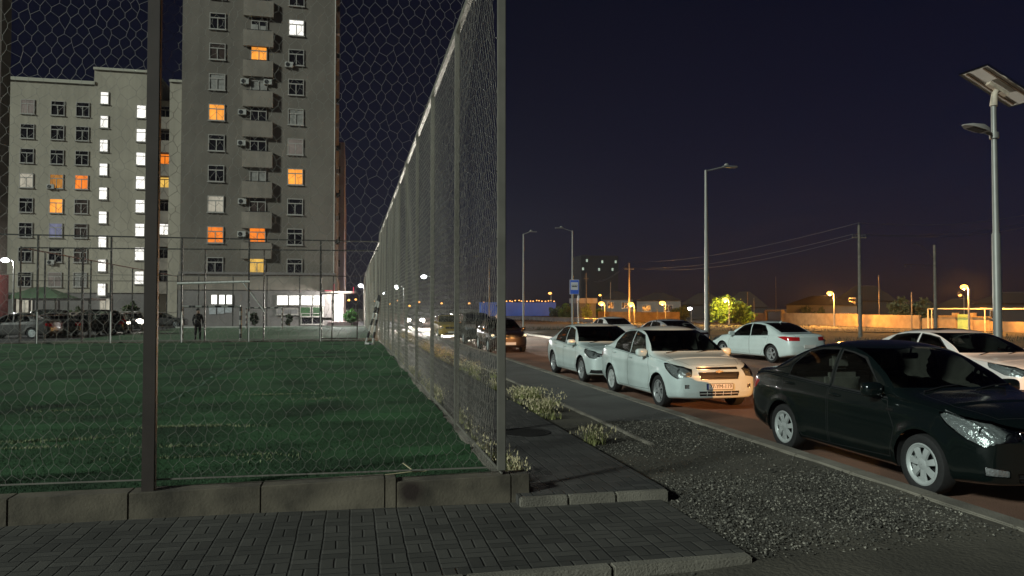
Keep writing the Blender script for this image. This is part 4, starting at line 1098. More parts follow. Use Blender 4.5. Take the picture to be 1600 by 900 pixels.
for px, py, lab in ((80, 292, 'small air conditioner under a dim orange window of the cream block'), (80, 410, 'air conditioner low on the wall of the cream block')):
    p = AY(px, py, YL); ac_unit(p.x, p.z, YL, lab)
for px, w in ((38, 1.8), (350, 0), (165, 1.3)):
    if w: p = AY(px, 477, YL + .1); window(lb, p.x, 2.0, w, 1.9, YL + .1, 's', '2')

nt_ = thing('apartment_tower', 'dark brown tower edge at the far left with a brick red ground floor', 'building')
a = AY(15, 200, 79.0)
bm = bmesh.new(); box(bm, a.x - 14, a.x + .0, 77, 79, 5.0, 50); build('wall', bm, mat('brown_render', (.10, .082, .066), .9, noise=(.6, .2, 6)), nt_)
bm = bmesh.new(); box(bm, a.x - 14, a.x + .12, 76.9, 79.1, 0, 4.99); build('ground_floor_wall', bm, mat('brick_red_wall', (.16, .05, .045), .9, noise=(2, .3, 5)), nt_)

# green canopy over the yard, and its posts
t = thing('yard_canopy', 'pale green canopy roof on dark posts among the parked cars', 'canopy')
p0, p1 = AY(8, 467, 84), AY(108, 466, 84); zt = AY(50, 448, 84).z
bm = bmesh.new(); A_ = [bm.verts.new(v) for v in ((p0.x, 82, p0.z), (p1.x, 82, p0.z), (p1.x, 88, p0.z), (p0.x, 88, p0.z))]; B_ = [bm.verts.new(v) for v in ((p0.x + 2.4, 85, zt), (p1.x - 2.4, 85, zt))]
for f in ((0, 1, 5, 4), (1, 2, 5), (2, 3, 4, 5), (3, 0, 4)): bm.faces.new([(A_ + B_)[i] for i in f])
bm.faces.new(A_[::-1]); build('canopy_roof', bm, mat('green_canopy', (.20, .34, .20), .7), t)
for k in range(5):
    x = p0.x + .3 + (p1.x - p0.x - .6) * k / 4; bm = bmesh.new(); box(bm, x - .08, x + .08, 82.1, 82.26, 0, p0.z); build('post', bm, STEELD, t)
# open shelter frame at the lot edge
t = thing('lot_shelter', 'dark flat shelter frame between the parked cars and the pitch', 'shelter')
p0, p1 = AY(40, 466, 52), AY(150, 467, 52); bm = bmesh.new(); box(bm, p0.x, p1.x, 51, 54, p0.z - .12, p0.z); build('roof', bm, STEELD, t)
for x in (p0.x + .1, (p0.x + p1.x) / 2, p1.x - .1): bm = bmesh.new(); box(bm, x - .05, x + .05, 51.05, 51.15, 0, p0.z - .121); build('post', bm, STEELD, t)

# ------------------------------------------------------------------ plants
LEAFS = {}
def leaf_mat(name, col):
    if name not in LEAFS: LEAFS[name] = mat(name, col, .7, noise=(1.5, .45, 4))
    return LEAFS[name]
def crown(name, c, rx, rz, n, size, m, parent, holes=.35):
    """leaf-sized quads gathered in clumps through the crown's volume"""
    r2 = np.random.default_rng(int(abs(c[0] * 31 + c[1] * 17)) + n); k = max(10, n // 60)
    d = r2.normal(size=(k, 3)); d /= np.linalg.norm(d, axis=1)[:, None]; rad = r2.uniform(.25, 1, k) ** .6
    cc = d * rad[:, None] * np.array([rx, rx, rz]) * r2.uniform(.75, 1.12, (k, 1)); cs = r2.uniform(.10, .30, k) * (rx + rz) / 2
    w = r2.integers(0, k, n); p = cc[w] + r2.normal(size=(n, 3)) * cs[w][:, None] * .7
    a = r2.normal(size=(n, 3)); a /= np.linalg.norm(a, axis=1)[:, None]; b = np.cross(a, r2.normal(size=(n, 3))); b /= np.linalg.norm(b, axis=1)[:, None]
    s = size * r2.uniform(.5, 1.3, n)[:, None]
    V = np.stack([p - a * s - b * s * .5, p + a * s * .2 - b * s * .6, p + a * s, p - a * s * .1 + b * s * .6], 1).reshape(-1, 3) + np.array(c)
    me = bpy.data.meshes.new(name); me.from_pydata(V.tolist(), [], (np.arange(n)[:, None] * 4 + np.arange(4)).tolist())
    return link(name, me, m, parent)
BARK = mat('bark', (.06, .045, .03), .9, noise=(6, .4, 4))
def tree(label, x, y, zb, h, rx, rz, n, size, m, name='leafy_tree', cat='tree', group=None, trunk=.14):
    t = thing(name, label, cat, (x, y, zb), group=group)
    bm = bmesh.new(); tube(bm, [(0, 0, -.1), (.08, .03, h * .35), (0, .05, h - rz * .6)], [trunk, trunk * .7, trunk * .35], 8)
    for k in range(6):
        a = k * 1.05; tube(bm, [(.05, .03, h * .4 + k * .06 * h * .4), (math.cos(a) * rx * .35, math.sin(a) * rx * .35, h * .62), (math.cos(a) * rx * .7, math.sin(a) * rx * .7, h - rz * .7 + .3 * (k % 3))], [trunk * .45, trunk * .3, trunk * .12], 6)
    build('trunk', bm, BARK, t, 50); crown('crown', (0, 0, h - rz), rx, rz, n, size, m, t); return t
# ------------------------------------------------------------------ lamps and poles
SODIUM = glow('sodium_bulb', (1, .50, .08), 5.0, True); LEDW = glow('white_lamp', (.95, .97, 1), 14, True); FARO = glow('far_orange_lamp', (1, .42, .1), 3.0)
GALV = mat('galvanised_pole', (.21, .212, .195), .5, metal=.35, noise=(2, .15, 5)); WOODP = mat('weathered_pole', (.10, .088, .07), .9, noise=(5, .3, 5)); CABLE = mat('cable_black', (.06, .06, .065), .6)
def point(name, loc, col, watts, rad=.12, parent=None):
    l = bpy.data.lights.new(name, 'POINT'); l.energy = watts; l.color = col; l.shadow_soft_size = rad
    o = bpy.data.objects.new(name, l); COL.objects.link(o); o.location = loc
    if parent: o.parent = parent
    return o
SOD = (1, .40, .065)
def base_at(px, py_top, X_=None, D=None, zb=None):
    """foot and height of a pole from its top in the photograph: either on the line X=X_ or at distance D"""
    if X_ is not None: p = AX(px, py_top, X_)
    else:
        d = ray(px, py_top); p = Vector((0, 0, CZ)) + d * (D / 1150)
    z = ground_z(p.x) if zb is None else zb
    return p.x, p.y, z, p.z - z
def lamp_post(label, px, py, D=None, X_=None, r=.06, arm=.6, lit_=SODIUM, watts=0, col=SOD, dirx=-1, group=None, head=.30, zb=None, name='street_lamp', m=None, glow_r=.16):
    x, y, z, h = base_at(px, py, D=D, X_=X_, zb=zb); t = thing(name, label, 'street lamp', (x, y, z), group=group)
    bm = bmesh.new(); tube(bm, [(0, 0, 0), (0, 0, h * .96), (dirx * arm * .4, 0, h), (dirx * arm, 0, h + .05)], [r, r * .75, r * .6, r * .5], 8); build('pole', bm, m or GALV, t, 50)
    bm = bmesh.new(); ellipsoid(bm, (dirx * (arm + head * .5), 0, h + .07), head, .13, .09, 10); build('lamp_head', bm, m or GALV, t, 60)
    if lit_:
        bm = bmesh.new(); ellipsoid(bm, (dirx * (arm + head * .5), 0, h - .04), glow_r * 1.3, glow_r, glow_r * .8, 10); build('bulb', bm, lit_, t, 60)
        if watts: point('lamp_light', (dirx * (arm + head * .5), 0, h - .30), col, watts, .15, t)
    return t
# the sodium lamps behind the wall across the road
lamp_post('sodium street lamp glowing orange above the long low wall, near the utility pole', 1303, 458, X_=70.5, r=.12, arm=.5, watts=52000, head=.4, glow_r=.36)
lamp_post('sodium street lamp glowing orange beside the green gate', 1513, 448, X_=71.0, r=.12, arm=.4, watts=36000, head=.4, glow_r=.36)
lamp_post('orange lamp shining on the yellow-lit leafy tree', 1139, 468, D=104, r=.09, arm=.4, watts=9000, col=(1, .60, .10), head=.3, glow_r=.34)
lamp_post('orange lamp right of the thin bus-stop kiosk houses, third along the far row', 1040, 473, D=112, r=.10, arm=.4, watts=9000, head=.3, glow_r=.36)
lamp_post('orange lamp beside the tall wired utility pole', 991, 475, D=112, r=.10, arm=.4, watts=9000, head=.3, glow_r=.36)
lamp_post('orange lamp just right of the grey kiosk', 945, 474, D=115, r=.10, arm=.4, watts=9000, head=.3, glow_r=.36)
lamp_post('small orange lamp high above the houses behind the kiosk', 940, 461, D=185, r=.08, arm=.3, watts=0, head=.25, glow_r=.26)
lamp_post('dim white lamp under the orange lamp by the green gate', 1506, 461, D=120, r=.06, arm=.5, lit_=FARO, head=.5, glow_r=.25)
lamp_post('dim white lamp under the orange lamp by the utility pole', 1296, 470, D=150, r=.06, arm=.5, lit_=FARO, head=.5, glow_r=.25)
lamp_post('bluish white floodlight at the foot of the dark roofs behind the silver car', 1080, 482, D=150, r=.08, arm=.2, lit_=LEDW, watts=2500, col=(.8, .88, 1), head=.25, glow_r=.38)
# the street's white lamps seen through the fence
lamp_post('bright white street lamp left of the fence corner by the shop entrance', 568, 446, D=130, r=.09, arm=.3, lit_=LEDW, watts=3500, col=(.95, .97, 1), head=.4, glow_r=.34, zb=-.15)
lamp_post('white street lamp shining through the middle of the walkway fence', 631, 448, D=120, r=.09, arm=.9, lit_=LEDW, watts=3000, col=(.95, .97, 1), head=.5, glow_r=.34, zb=-.15)
lamp_post('tallest white street lamp behind the walkway fence, right of the oncoming headlights', 675, 432, D=95, r=.09, arm=.8, lit_=LEDW, watts=2600, col=(.95, .97, 1), head=.5, glow_r=.30, zb=-.15)
lamp_post('small white lamp between two taller lamps behind the walkway fence', 605, 458, D=190, r=.10, arm=.6, lit_=LEDW, head=.5, glow_r=.34, zb=-.15)
lamp_post('white lamp over the parked cars at the left edge', 22, 406, D=66, r=.09, arm=.55, lit_=LEDW, watts=1500, col=(.97, .96, .92), head=.3, glow_r=.26, zb=0)
lamp_post('second smaller white lamp at the left edge beside the brick red wall', 11, 418, D=90, r=.07, arm=.5, lit_=LEDW, head=.3, glow_r=.20, zb=0)
# tall unlit lamps
def tall_lamp(label, x, y, h, arm, r=.10):
    t = thing('street_lamp', label, 'street lamp', (x, y, -.17), group='unlit tall street lamps along the road')
    bm = bmesh.new(); tube(bm, [(0, 0, 0), (0, 0, h * .5), (0, 0, h)], [r, r * .8, r * .55], 12); build('pole', bm, GALV, t, 50)
    bm = bmesh.new(); tube(bm, [(-.02, 0, h - .06), (arm, 0, h + .2)], .035, 8); build('arm', bm, GALV, t, 50)
    bm = bmesh.new(); q = 1 if arm > 0 else -1; box(bm, min(arm - .1 * q, arm + .65 * q), max(arm - .1 * q, arm + .65 * q), -.13, .13, h + .17, h + .25, bev=.03); ellipsoid(bm, (arm + .1 * q, 0, h + .3), .12, .1, .08, 8); build('lamp_head', bm, GALV, t, 50)
    bm = bmesh.new(); box(bm, -.16, .16, -.16, .16, -.02, .03); build('base_plate', bm, GALV, t)
    return t
tall_lamp('tall unlit street lamp on a thick pole behind the silver car', 16.8, 32.8, 8.65, 1.0, .115)
tall_lamp('unlit street lamp with the bus stop sign on its pole', 18.5, 60.5, 8.6, -.9)
tall_lamp('thin unlit street lamp in front of the blue trailer', 15.0, 64.0, 8.6, .6)
tall_lamp('unlit street lamp seen through the fence just left of the corner post', 17.8, 96, 8.6, -1.6)
# solar lamp
t = thing('solar_street_lamp', 'solar street lamp with a wide tilted panel on a pale pole at the right', 'street lamp', (16.8, 16.4, -.17))
bm = bmesh.new(); tube(bm, [(0, 0, 0), (0, 0, 3.9), (0, 0, 3.95), (0, 0, 7.36)], [.112, .102, .078, .066], 14); build('pole', bm, GALV, t, 40)
ax = Vector((.87, -.08, -.487)).normalized(); ay = Vector((-.131, -.989, -.071)); ay = (ay - ax * ay.dot(ax)).normalized(); pn = ay.cross(ax).normalized()
if pn.z < 0: pn = -pn
ctr = Vector((.14, -.05, 7.89))
def slab(bm, c, a, b, n_, la, lb, th, mi=0):
    vs = [bm.verts.new(c + a * sa * la / 2 + b * sb * lb / 2 + n_ * sn * th / 2) for sn in (-1, 1) for sa, sb in ((-1, -1), (1, -1), (1, 1), (-1, 1))]
    for q in ((3, 2, 1, 0), (4, 5, 6, 7), (0, 1, 5, 4), (1, 2, 6, 5), (2, 3, 7, 6), (3, 0, 4, 7)): bm.faces.new([vs[i] for i in q]).material_index = mi
bm = bmesh.new(); slab(bm, ctr, ax, ay, pn, 1.70, 1.06, .012); build('panel_back', bm, mat('panel_backsheet', (.52, .52, .48), .6, noise=(1.5, .15, 4)), t)
bm = bmesh.new(); slab(bm, ctr + pn * .014, ax, ay, pn, 1.66, 1.02, .01); build('solar_cells', bm, mat('solar_cells', (.01, .012, .03), .15), t)
bm = bmesh.new()
for s_ in (-1, 1):
    slab(bm, ctr + ay * s_ * .53 - pn * .008, ax, ay, pn, 1.74, .035, .05); slab(bm, ctr + ax * s_ * .85 - pn * .008, ax, ay, pn, .035, 1.03, .05)
build('panel_frame', bm, CHROME, t)
bm = bmesh.new()
for s_ in (-.32, .32): slab(bm, ctr + ay * s_ - pn * .03, ax, ay, pn, 1.6, .04, .035)
build('panel_rail', bm, mat('rusty_rail', (.14, .09, .05), .7, noise=(8, .4, 4)), t)
bm = bmesh.new(); slab(bm, ctr - pn * .10, ax, ay, pn, .62, .16, .09); tube(bm, [(0, 0, 7.35), ctr - pn * .25, ctr - pn * .08], [.10, .08, .07], 10); build('mount', bm, mat('mount_steel', (.36, .31, .24), .6, noise=(7, .4, 4)), t, 50)
bm = bmesh.new(); tube(bm, [(0, 0, 6.55), (-.34, -.05, 6.62)], .045, 8); tube(bm, [(0, 0, 6.47), (0, 0, 6.63)], .12, 12); build('arm', bm, GALV, t, 50)
bm = bmesh.new(); vs = []
for x, w, z0, z1 in ((-.26, .10, 6.60, 6.72), (-.5, .19, 6.64, 6.79), (-.85, .17, 6.72, 6.80), (-1.02, .06, 6.76, 6.785)):
    vs.append([bm.verts.new((x, -.05 - w, z0)), bm.verts.new((x, -.05 + w, z0)), bm.verts.new((x, -.05 + w * .8, z1)), bm.verts.new((x, -.05 - w * .8, z1))])
for a, b in zip(vs, vs[1:]):
    for k in range(4): bm.faces.new((a[k], a[(k + 1) % 4], b[(k + 1) % 4], b[k]))
bm.faces.new(vs[0][::-1]); bm.faces.new(vs[-1]); bmesh.ops.recalc_face_normals(bm, faces=bm.faces); build('lamp_head', bm, mat('lamp_casing', (.22, .21, .19), .5), t, 30)
bm = bmesh.new(); slab(bm, Vector((-.62, -.05, 6.66)), Vector((1, 0, -.22)).normalized(), Vector((0, 1, 0)), Vector((.22, 0, 1)).normalized(), .42, .24, .01); build('lens', bm, mat('lamp_window', (.05, .05, .05), .2), t)

# utility poles and their wires
def utility(label, px, py, D, r=.13, cross=1.3, m=None):
    x, y, z, h = base_at(px, py, D=D); t = thing('utility_pole', label, 'utility pole', (x, y, z))
    bm = bmesh.new(); tube(bm, [(0, 0, 0), (0, 0, h)], [r, r * .62], 10); build('pole', bm, m or WOODP, t, 50)
    tops = []
    if cross:
        bm = bmesh.new(); box(bm, -cross / 2, cross / 2, -.05, .05, h - 1.02, h - .92); build('crossarm', bm, m or WOODP, t)
        for q in (-cross * .46, -cross * .25, cross * .25, cross * .46, 0):
            zz = h - .92 if q else h; bm = bmesh.new(); tube(bm, [(q, 0, zz), (q, 0, zz + .10), (q, 0, zz + .2)], [.03, .055, .03], 8); build('insulator', bm, BLACK, t, 50)
        tops = [Vector((x, y, z + h + .2)), Vector((x - cross * .46, y, z + h - .72)), Vector((x + cross * .46, y, z + h - .72))]
    return tops
T1 = utility('weathered utility pole with a short crossarm standing on the verge', 1342, 352, 58, .16, 1.25)
T2 = utility('pale utility pole above the far orange lamps where the wires meet', 983, 411, 118, .16, 1.6, mat('pale_pole', (.33, .30, .26), .8))
utility('thin pole behind the dark gateway wall', 1212, 432, 152, .09, 0); utility('thin pale pole rising behind the wall, right of the two-storey house', 1424, 456, 95, .09, 0)
utility('leaning pale pole by the end of the grey wall', 1168, 456, 130, .10, 0); utility('thin dark pole behind the thick lamp pole', 1107, 427, 46, .07, 0)
utility('slim pole between the kiosk and the house', 954, 441, 140, .1, 0); utility('slim pole standing over the grey kiosk', 916, 427, 130, .09, .9); utility('slim pole left of the wall lamp', 1373, 430, 110, .07, 0)
utility('short pole against the grey wall', 1178, 465, 125, .07, 0); utility('short pole beside the kiosk trees', 1027, 483, 120, .08, 0)
# catenary style mast
x, y, z, h = base_at(1460, 383, D=64); t = thing('arm_mast', 'dark mast with a long bracket arm and a lower crossbar', 'mast', (x, y, z))
bm = bmesh.new(); tube(bm, [(0, 0, 0), (0, 0, h)], [.15, .10], 10); build('pole', bm, WOODP, t, 50)
bm = bmesh.new(); tube(bm, [(0, 0, h - 1.25), (-1.2, 0, h - .1), (-1.9, 0, h + .12), (-2.3, 0, h + .12)], .03, 6); tube(bm, [(.1, 0, h - 1.75), (-3.1, 0, h - 1.72)], .03, 6)
for q in (-3.0, -2.4, -1.1): tube(bm, [(q, 0, h - 1.74), (q, 0, h - 1.95)], .03, 6)
build('bracket', bm, STEELD, t, 50)
def wire_run(p, q, sag, label, g='overhead wires'):
    bm = bmesh.new(); tube(bm, [p.lerp(q, k / 24) - Vector((0, 0, sag * 4 * (k / 24) * (1 - k / 24))) for k in range(25)], .022, 5); tag(build('overhead_wire', bm, CABLE), label, 'wire', g)
wire_run(T2[0], T1[0], .9, 'topmost overhead wire between the two utility poles'); wire_run(T2[1], T1[1], 1.0, 'left lower overhead wire between the two utility poles'); wire_run(T2[2], T1[2], 1.3, 'right lower overhead wire between the two utility poles')
T3 = [AX(1640, 326, 78), AX(1640, 338, 77), AX(1640, 345, 79)]
for k, lab in enumerate(('topmost overhead wire running right from the crossarm pole', 'middle overhead wire running right from the crossarm pole', 'lowest overhead wire running right from the crossarm pole')): wire_run(T1[k], T3[k], .8, lab)
T0 = [AY(935, 438, 190), AY(928, 440, 190)]
wire_run(T2[0], T0[0], .8, 'upper wire running down left from the pale utility pole'); wire_run(T2[1], T0[1], .8, 'lower wire running down left from the pale utility pole')

# bus stop sign
c = AY(897.5, 448.5, 50.2); t = thing('bus_stop_sign', 'blue and white bus stop sign with a black bus pictogram', 'sign', (c.x, c.y, -.17))
SB = mat('sign_blue', (.03, .09, .42), .4); SW = mat('sign_white', (.42, .42, .43), .4); zc = c.z + .17
ax_ = R(8); t.rotation_euler = (0, 0, -ax_)
bm = bmesh.new(); tube(bm, [(.30, .1, 0), (.30, .1, zc + .4)], .05, 10); build('post', bm, GALV, t, 50)
bm = bmesh.new(); box(bm, -.34, .34, -.03, 0.0, zc - .52, zc + .52, bev=.01); sg_ = build('sign_plate', bm, SW, t)
bm = bmesh.new(); box(bm, -.31, .31, -.036, -.0305, zc - .49, zc + .49); build('blue_field', bm, SB, sg_)
bm = bmesh.new(); box(bm, -.25, .25, -.042, -.0365, zc - .20, zc + .34); build('white_field', bm, SW, sg_)
bm = bmesh.new()
box(bm, -.19, .19, -.047, -.0425, zc + .0, zc + .06); box(bm, -.19, .20, -.047, -.0425, zc + .12, zc + .15)
for q in (-.19, -.07, .06, .18): box(bm, q, q + .02, -.047, -.0425, zc + .06, zc + .12)
for q in (-.11, .11): lathe(bm, [(.035, -.047), (.035, -.0425)], 10, 'y', (q, 0, zc - .01)); 
build('bus_pictogram', bm, INK, sg_)
bm = bmesh.new(); box(bm, .24, .36, .04, .16, zc - .95, zc - .6); build('pole_box', bm, SW, t)

# kiosk, painted tree shape, trailer
t = thing('kiosk', 'grey box kiosk standing behind the bus stop', 'kiosk'); p0, p1 = AY(902, 508, 125), AY(931, 466, 125)
bm = bmesh.new(); box(bm, p0.x, p1.x, 125, 129, -.2, p1.z - .9); build('wall', bm, mat('kiosk_grey', (.10, .10, .11), .8), t); bm = bmesh.new(); box(bm, p0.x - .2, p1.x + .2, 124.7, 129.2, p1.z - .899, p1.z); build('roof_band', bm, mat('kiosk_band', (.24, .22, .22), .8), t)
p = AY(917, 506, 121); tr = tree('small round yellow-green tree in front of the grey kiosk', p.x, 121, p.z, 3.2, 1.05, 1.15, 1500, .14, leaf_mat('bright_leaf', (.16, .22, .05)), trunk=.2)
LIME = mat('lime_kerb', (.30, .40, .04), .7); bm = bmesh.new(); box(bm, p.x - 1.3, p.x + 1.7, 119.6, 119.9, -.3, p.z + .05, bev=.02); tag(build('planter_kerb', bm, LIME), 'lime green painted kerb under the small round tree', 'kerb')
t = thing('lorry_trailer', 'long blue curtain-sided lorry trailer parked beyond the road', 'trailer'); p0, p1 = AY(752, 494, 150), AY(869, 472.5, 150)
bm = bmesh.new(); box(bm, p0.x, p1.x, 150, 152.5, p0.z, p1.z, bev=.05); build('curtain_side', bm, mat('blue_tarpaulin', (.02, .075, .33), .5, noise=(.5, .2, 4), bump=(1.5, .4)), t)
bm = bmesh.new(); box(bm, p0.x, p1.x, 150.2, 152.3, p0.z - .25, p0.z - .001); build('chassis', bm, BLACK, t)
for k in range(3):
    bm = bmesh.new(); lathe(bm, [(.001, 149.98), (.5, 149.98), (.52, 150.05), (.52, 150.3), (.001, 150.3)], 18, 'y', (p1.x - 6.5 + 1.35 * k, 0, p0.z - .65)); build('wheel', bm, RUBBER, t, 40)
for k in range(2): bm = bmesh.new(); box(bm, p0.x + 3 + .6 * k, p0.x + 3.2 + .6 * k, 150.3, 150.5, p0.z - 1.15, p0.z - .26); build('landing_leg', bm, BLACK, t)
# strings of far lights over the trailer
for k in range(17):
    px = 792 + 4.6 * k + rng.uniform(-1, 1); p = AY(px, 470 + rng.uniform(-.8, 1.0), 900); bm = bmesh.new(); ellipsoid(bm, (0, 0, 0), .9, .6, .7, 8)
    o = build('distant_lamp', bm, FARO, None, 60, p); tag(o, 'tiny orange lamp in the distant row of lights over the blue trailer', 'lamp', 'distant lights on the horizon')
for k, (px, py) in enumerate(((712, 470), (733, 474), (756, 473), (545, 469), (556, 468), (585, 470), (608, 475), (622, 470), (655, 472), (640, 478), (690, 474))):
    p = AY(px, py, 500); bm = bmesh.new(); ellipsoid(bm, (0, 0, 0), .8, .6, .6, 8); tag(build('distant_lamp', bm, SODIUM if k % 3 == 0 else FARO, None, 60, p), 'tiny lamp far down the street behind the walkway fence', 'lamp', 'distant lights down the street')
for px, py, lab in ((763 + 60, 0, ''),): pass
lamp_post('thin warm lamp above the blue trailer', 861, 458, D=175, r=.10, arm=.1, lit_=FARO, head=.3, glow_r=.34)
# far dark tower with a few lit windows
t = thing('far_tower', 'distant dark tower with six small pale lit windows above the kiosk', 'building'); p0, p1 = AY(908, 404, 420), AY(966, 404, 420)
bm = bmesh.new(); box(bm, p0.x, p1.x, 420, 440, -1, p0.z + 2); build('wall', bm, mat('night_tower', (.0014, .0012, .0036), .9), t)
FARW = lit('far_lit_window', (.75, .95, .75), .55)
for px, py in ((917, 407), (941, 409), (962, 409), (911, 420), (936, 421), (957, 421)):
    p = AY(px, py, 420); bm = bmesh.new(); box(bm, p.x - .55, p.x + .55, 419.9, 419.98, p.z - .8, p.z + .8); build('window', bm, FARW, t)

# ------------------------------------------------------------------ the wall, gate, pipe and houses across the road
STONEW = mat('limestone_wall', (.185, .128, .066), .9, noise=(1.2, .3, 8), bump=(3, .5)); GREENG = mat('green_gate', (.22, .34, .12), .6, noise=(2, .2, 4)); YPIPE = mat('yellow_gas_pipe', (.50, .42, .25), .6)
WX = 76.0; gz = ground_z(WX)
def wall_y(px): d = ray(px, 500); return d.y * WX / d.x
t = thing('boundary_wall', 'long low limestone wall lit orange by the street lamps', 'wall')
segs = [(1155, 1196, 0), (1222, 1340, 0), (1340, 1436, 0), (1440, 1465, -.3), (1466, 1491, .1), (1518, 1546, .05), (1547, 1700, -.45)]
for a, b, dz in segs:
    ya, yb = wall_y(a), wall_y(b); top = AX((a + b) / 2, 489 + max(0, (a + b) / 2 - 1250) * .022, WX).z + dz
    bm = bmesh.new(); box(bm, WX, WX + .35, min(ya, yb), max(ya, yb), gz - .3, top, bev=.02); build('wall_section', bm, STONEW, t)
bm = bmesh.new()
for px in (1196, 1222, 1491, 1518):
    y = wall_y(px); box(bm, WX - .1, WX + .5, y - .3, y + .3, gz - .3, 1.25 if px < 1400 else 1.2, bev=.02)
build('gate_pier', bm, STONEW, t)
t = thing('yard_gate', 'pale green sheet-metal gate in the orange-lit wall', 'gate'); ya, yb = wall_y(1516), wall_y(1493); bm = bmesh.new(); box(bm, WX + .02, WX + .1, ya + .3, yb - .3, gz, 1.0)
for k in range(10): y = ya + .3 + (yb - ya - .6) * (k + .5) / 10; box(bm, WX - .01, WX + .019, y - .04, y + .04, gz, .98)
build('gate_leaf', bm, GREENG, t)
t = thing('yard_gate', 'dark blue-grey gate under a stone lintel in the low wall', 'gate'); ya, yb = wall_y(1220), wall_y(1198); bm = bmesh.new(); box(bm, WX + .02, WX + .12, ya + .3, yb - .3, gz, 1.1); build('gate_leaf', bm, mat('slate_gate', (.03, .035, .05), .6), t); bm = bmesh.new(); box(bm, WX - .15, WX + .5, ya - .4, yb + .4, 1.26, 1.5); build('lintel', bm, STONEW, t)
t = thing('gas_pipe', 'yellow gas pipe raised in a square arch over the green gate', 'pipe'); bm = bmesh.new(); zp = AX(1520, 482.5, 74).z; Y_ = lambda px: ray(px, 500).y * 74 / ray(px, 500).x
tube(bm, [(74, Y_(1450), gz - .1), (74, Y_(1450), zp), (74, Y_(1455), zp), (74, Y_(1700), zp)], .09, 8)
build('pipe_run', bm, YPIPE, t, 50)
for px in (1456, 1539): bm = bmesh.new(); tube(bm, [(74, Y_(px), gz - .1), (74, Y_(px), zp)], .07, 8); build('support', bm, YPIPE, t, 50)

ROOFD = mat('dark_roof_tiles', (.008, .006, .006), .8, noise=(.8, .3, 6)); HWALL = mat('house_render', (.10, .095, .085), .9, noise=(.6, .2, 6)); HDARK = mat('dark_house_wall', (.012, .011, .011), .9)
def house(label, px0, px1, ytop, yeave, D, wallm=HDARK, roofm=ROOFD, hip=.32, ridge=None, win=None):
    """hip-roofed house; extents taken at distance D along the view of its middle"""
    pm = (px0 + px1) / 2; d = ray(pm, 482); c = Vector((0, 0, CZ)) + d * (D / 1150); w = (px1 - px0) * D / 1150; dep = max(7, w * .7)
    zt = CZ + (482 - ytop) * D / 1150; ze = CZ + (482 - yeave) * D / 1150; zb = ground_z(c.x) - .5
    t = thing('house', label, 'house', (c.x, c.y, 0)); t.rotation_euler = (0, 0, -math.atan2(d.x, d.y))
    bm = bmesh.new(); box(bm, -w / 2 + .5, w / 2 - .5, .5, dep - .5, zb, ze + .05); build('wall', bm, wallm, t)
    bm = bmesh.new(); h_ = w * hip; A_ = [bm.verts.new(v) for v in ((-w / 2, 0, ze), (w / 2, 0, ze), (w / 2, dep, ze), (-w / 2, dep, ze))]; B_ = [bm.verts.new(v) for v in ((-w / 2 + h_, dep / 2, zt), (w / 2 - h_, dep / 2, zt))]
    for f in ((0, 1, 5, 4), (1, 2, 5), (2, 3, 4, 5), (3, 0, 4)): bm.faces.new([(A_ + B_)[i] for i in f])
    bm.faces.new(A_[::-1]); r_ = build('roof', bm, roofm, t)
    bm = bmesh.new(); box(bm, -w / 2 + h_ + .1, w / 2 - h_ - .1, dep / 2 - .14, dep / 2 + .14, zt - .08, zt + .07); build('ridge_cap', bm, roofm, r_)
    for q, zz, ww, hh in (win or []): window(t, q * w, zz, ww, hh, .5, 'd', '2')
    return t
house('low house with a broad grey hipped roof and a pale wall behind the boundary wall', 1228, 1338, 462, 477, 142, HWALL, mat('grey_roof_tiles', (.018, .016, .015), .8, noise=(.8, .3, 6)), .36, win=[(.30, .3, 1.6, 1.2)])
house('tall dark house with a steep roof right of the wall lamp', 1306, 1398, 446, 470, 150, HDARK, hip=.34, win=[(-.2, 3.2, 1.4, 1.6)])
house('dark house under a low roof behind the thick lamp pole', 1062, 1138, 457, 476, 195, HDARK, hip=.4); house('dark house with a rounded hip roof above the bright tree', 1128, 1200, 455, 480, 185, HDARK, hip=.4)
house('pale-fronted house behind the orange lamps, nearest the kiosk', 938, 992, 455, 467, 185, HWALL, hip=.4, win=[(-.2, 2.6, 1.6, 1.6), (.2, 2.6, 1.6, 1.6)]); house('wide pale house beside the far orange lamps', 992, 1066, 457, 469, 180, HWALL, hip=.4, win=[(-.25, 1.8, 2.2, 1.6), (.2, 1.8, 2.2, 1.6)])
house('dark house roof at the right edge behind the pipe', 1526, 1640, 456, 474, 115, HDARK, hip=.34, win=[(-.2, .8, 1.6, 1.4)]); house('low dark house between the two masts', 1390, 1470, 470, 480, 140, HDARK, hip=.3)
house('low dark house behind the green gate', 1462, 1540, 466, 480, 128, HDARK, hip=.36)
p = AX(1470, 500, 90)
t = thing('boundary_wall', 'far garden wall glowing orange under the row of lamps', 'wall'); p0, p1 = AY(935, 497, 128), AY(1062, 497, 118); bm = bmesh.new(); obox(bm, (p0.x, p0.y, .05), (p1.x, p1.y, .0), .3, 2.0); build('wall_section', bm, STONEW, t); bm = bmesh.new(); obox(bm, (p0.x, p0.y, 1.12), (p1.x, p1.y, 1.07), .4, .12); build('coping', bm, STONEW, t)
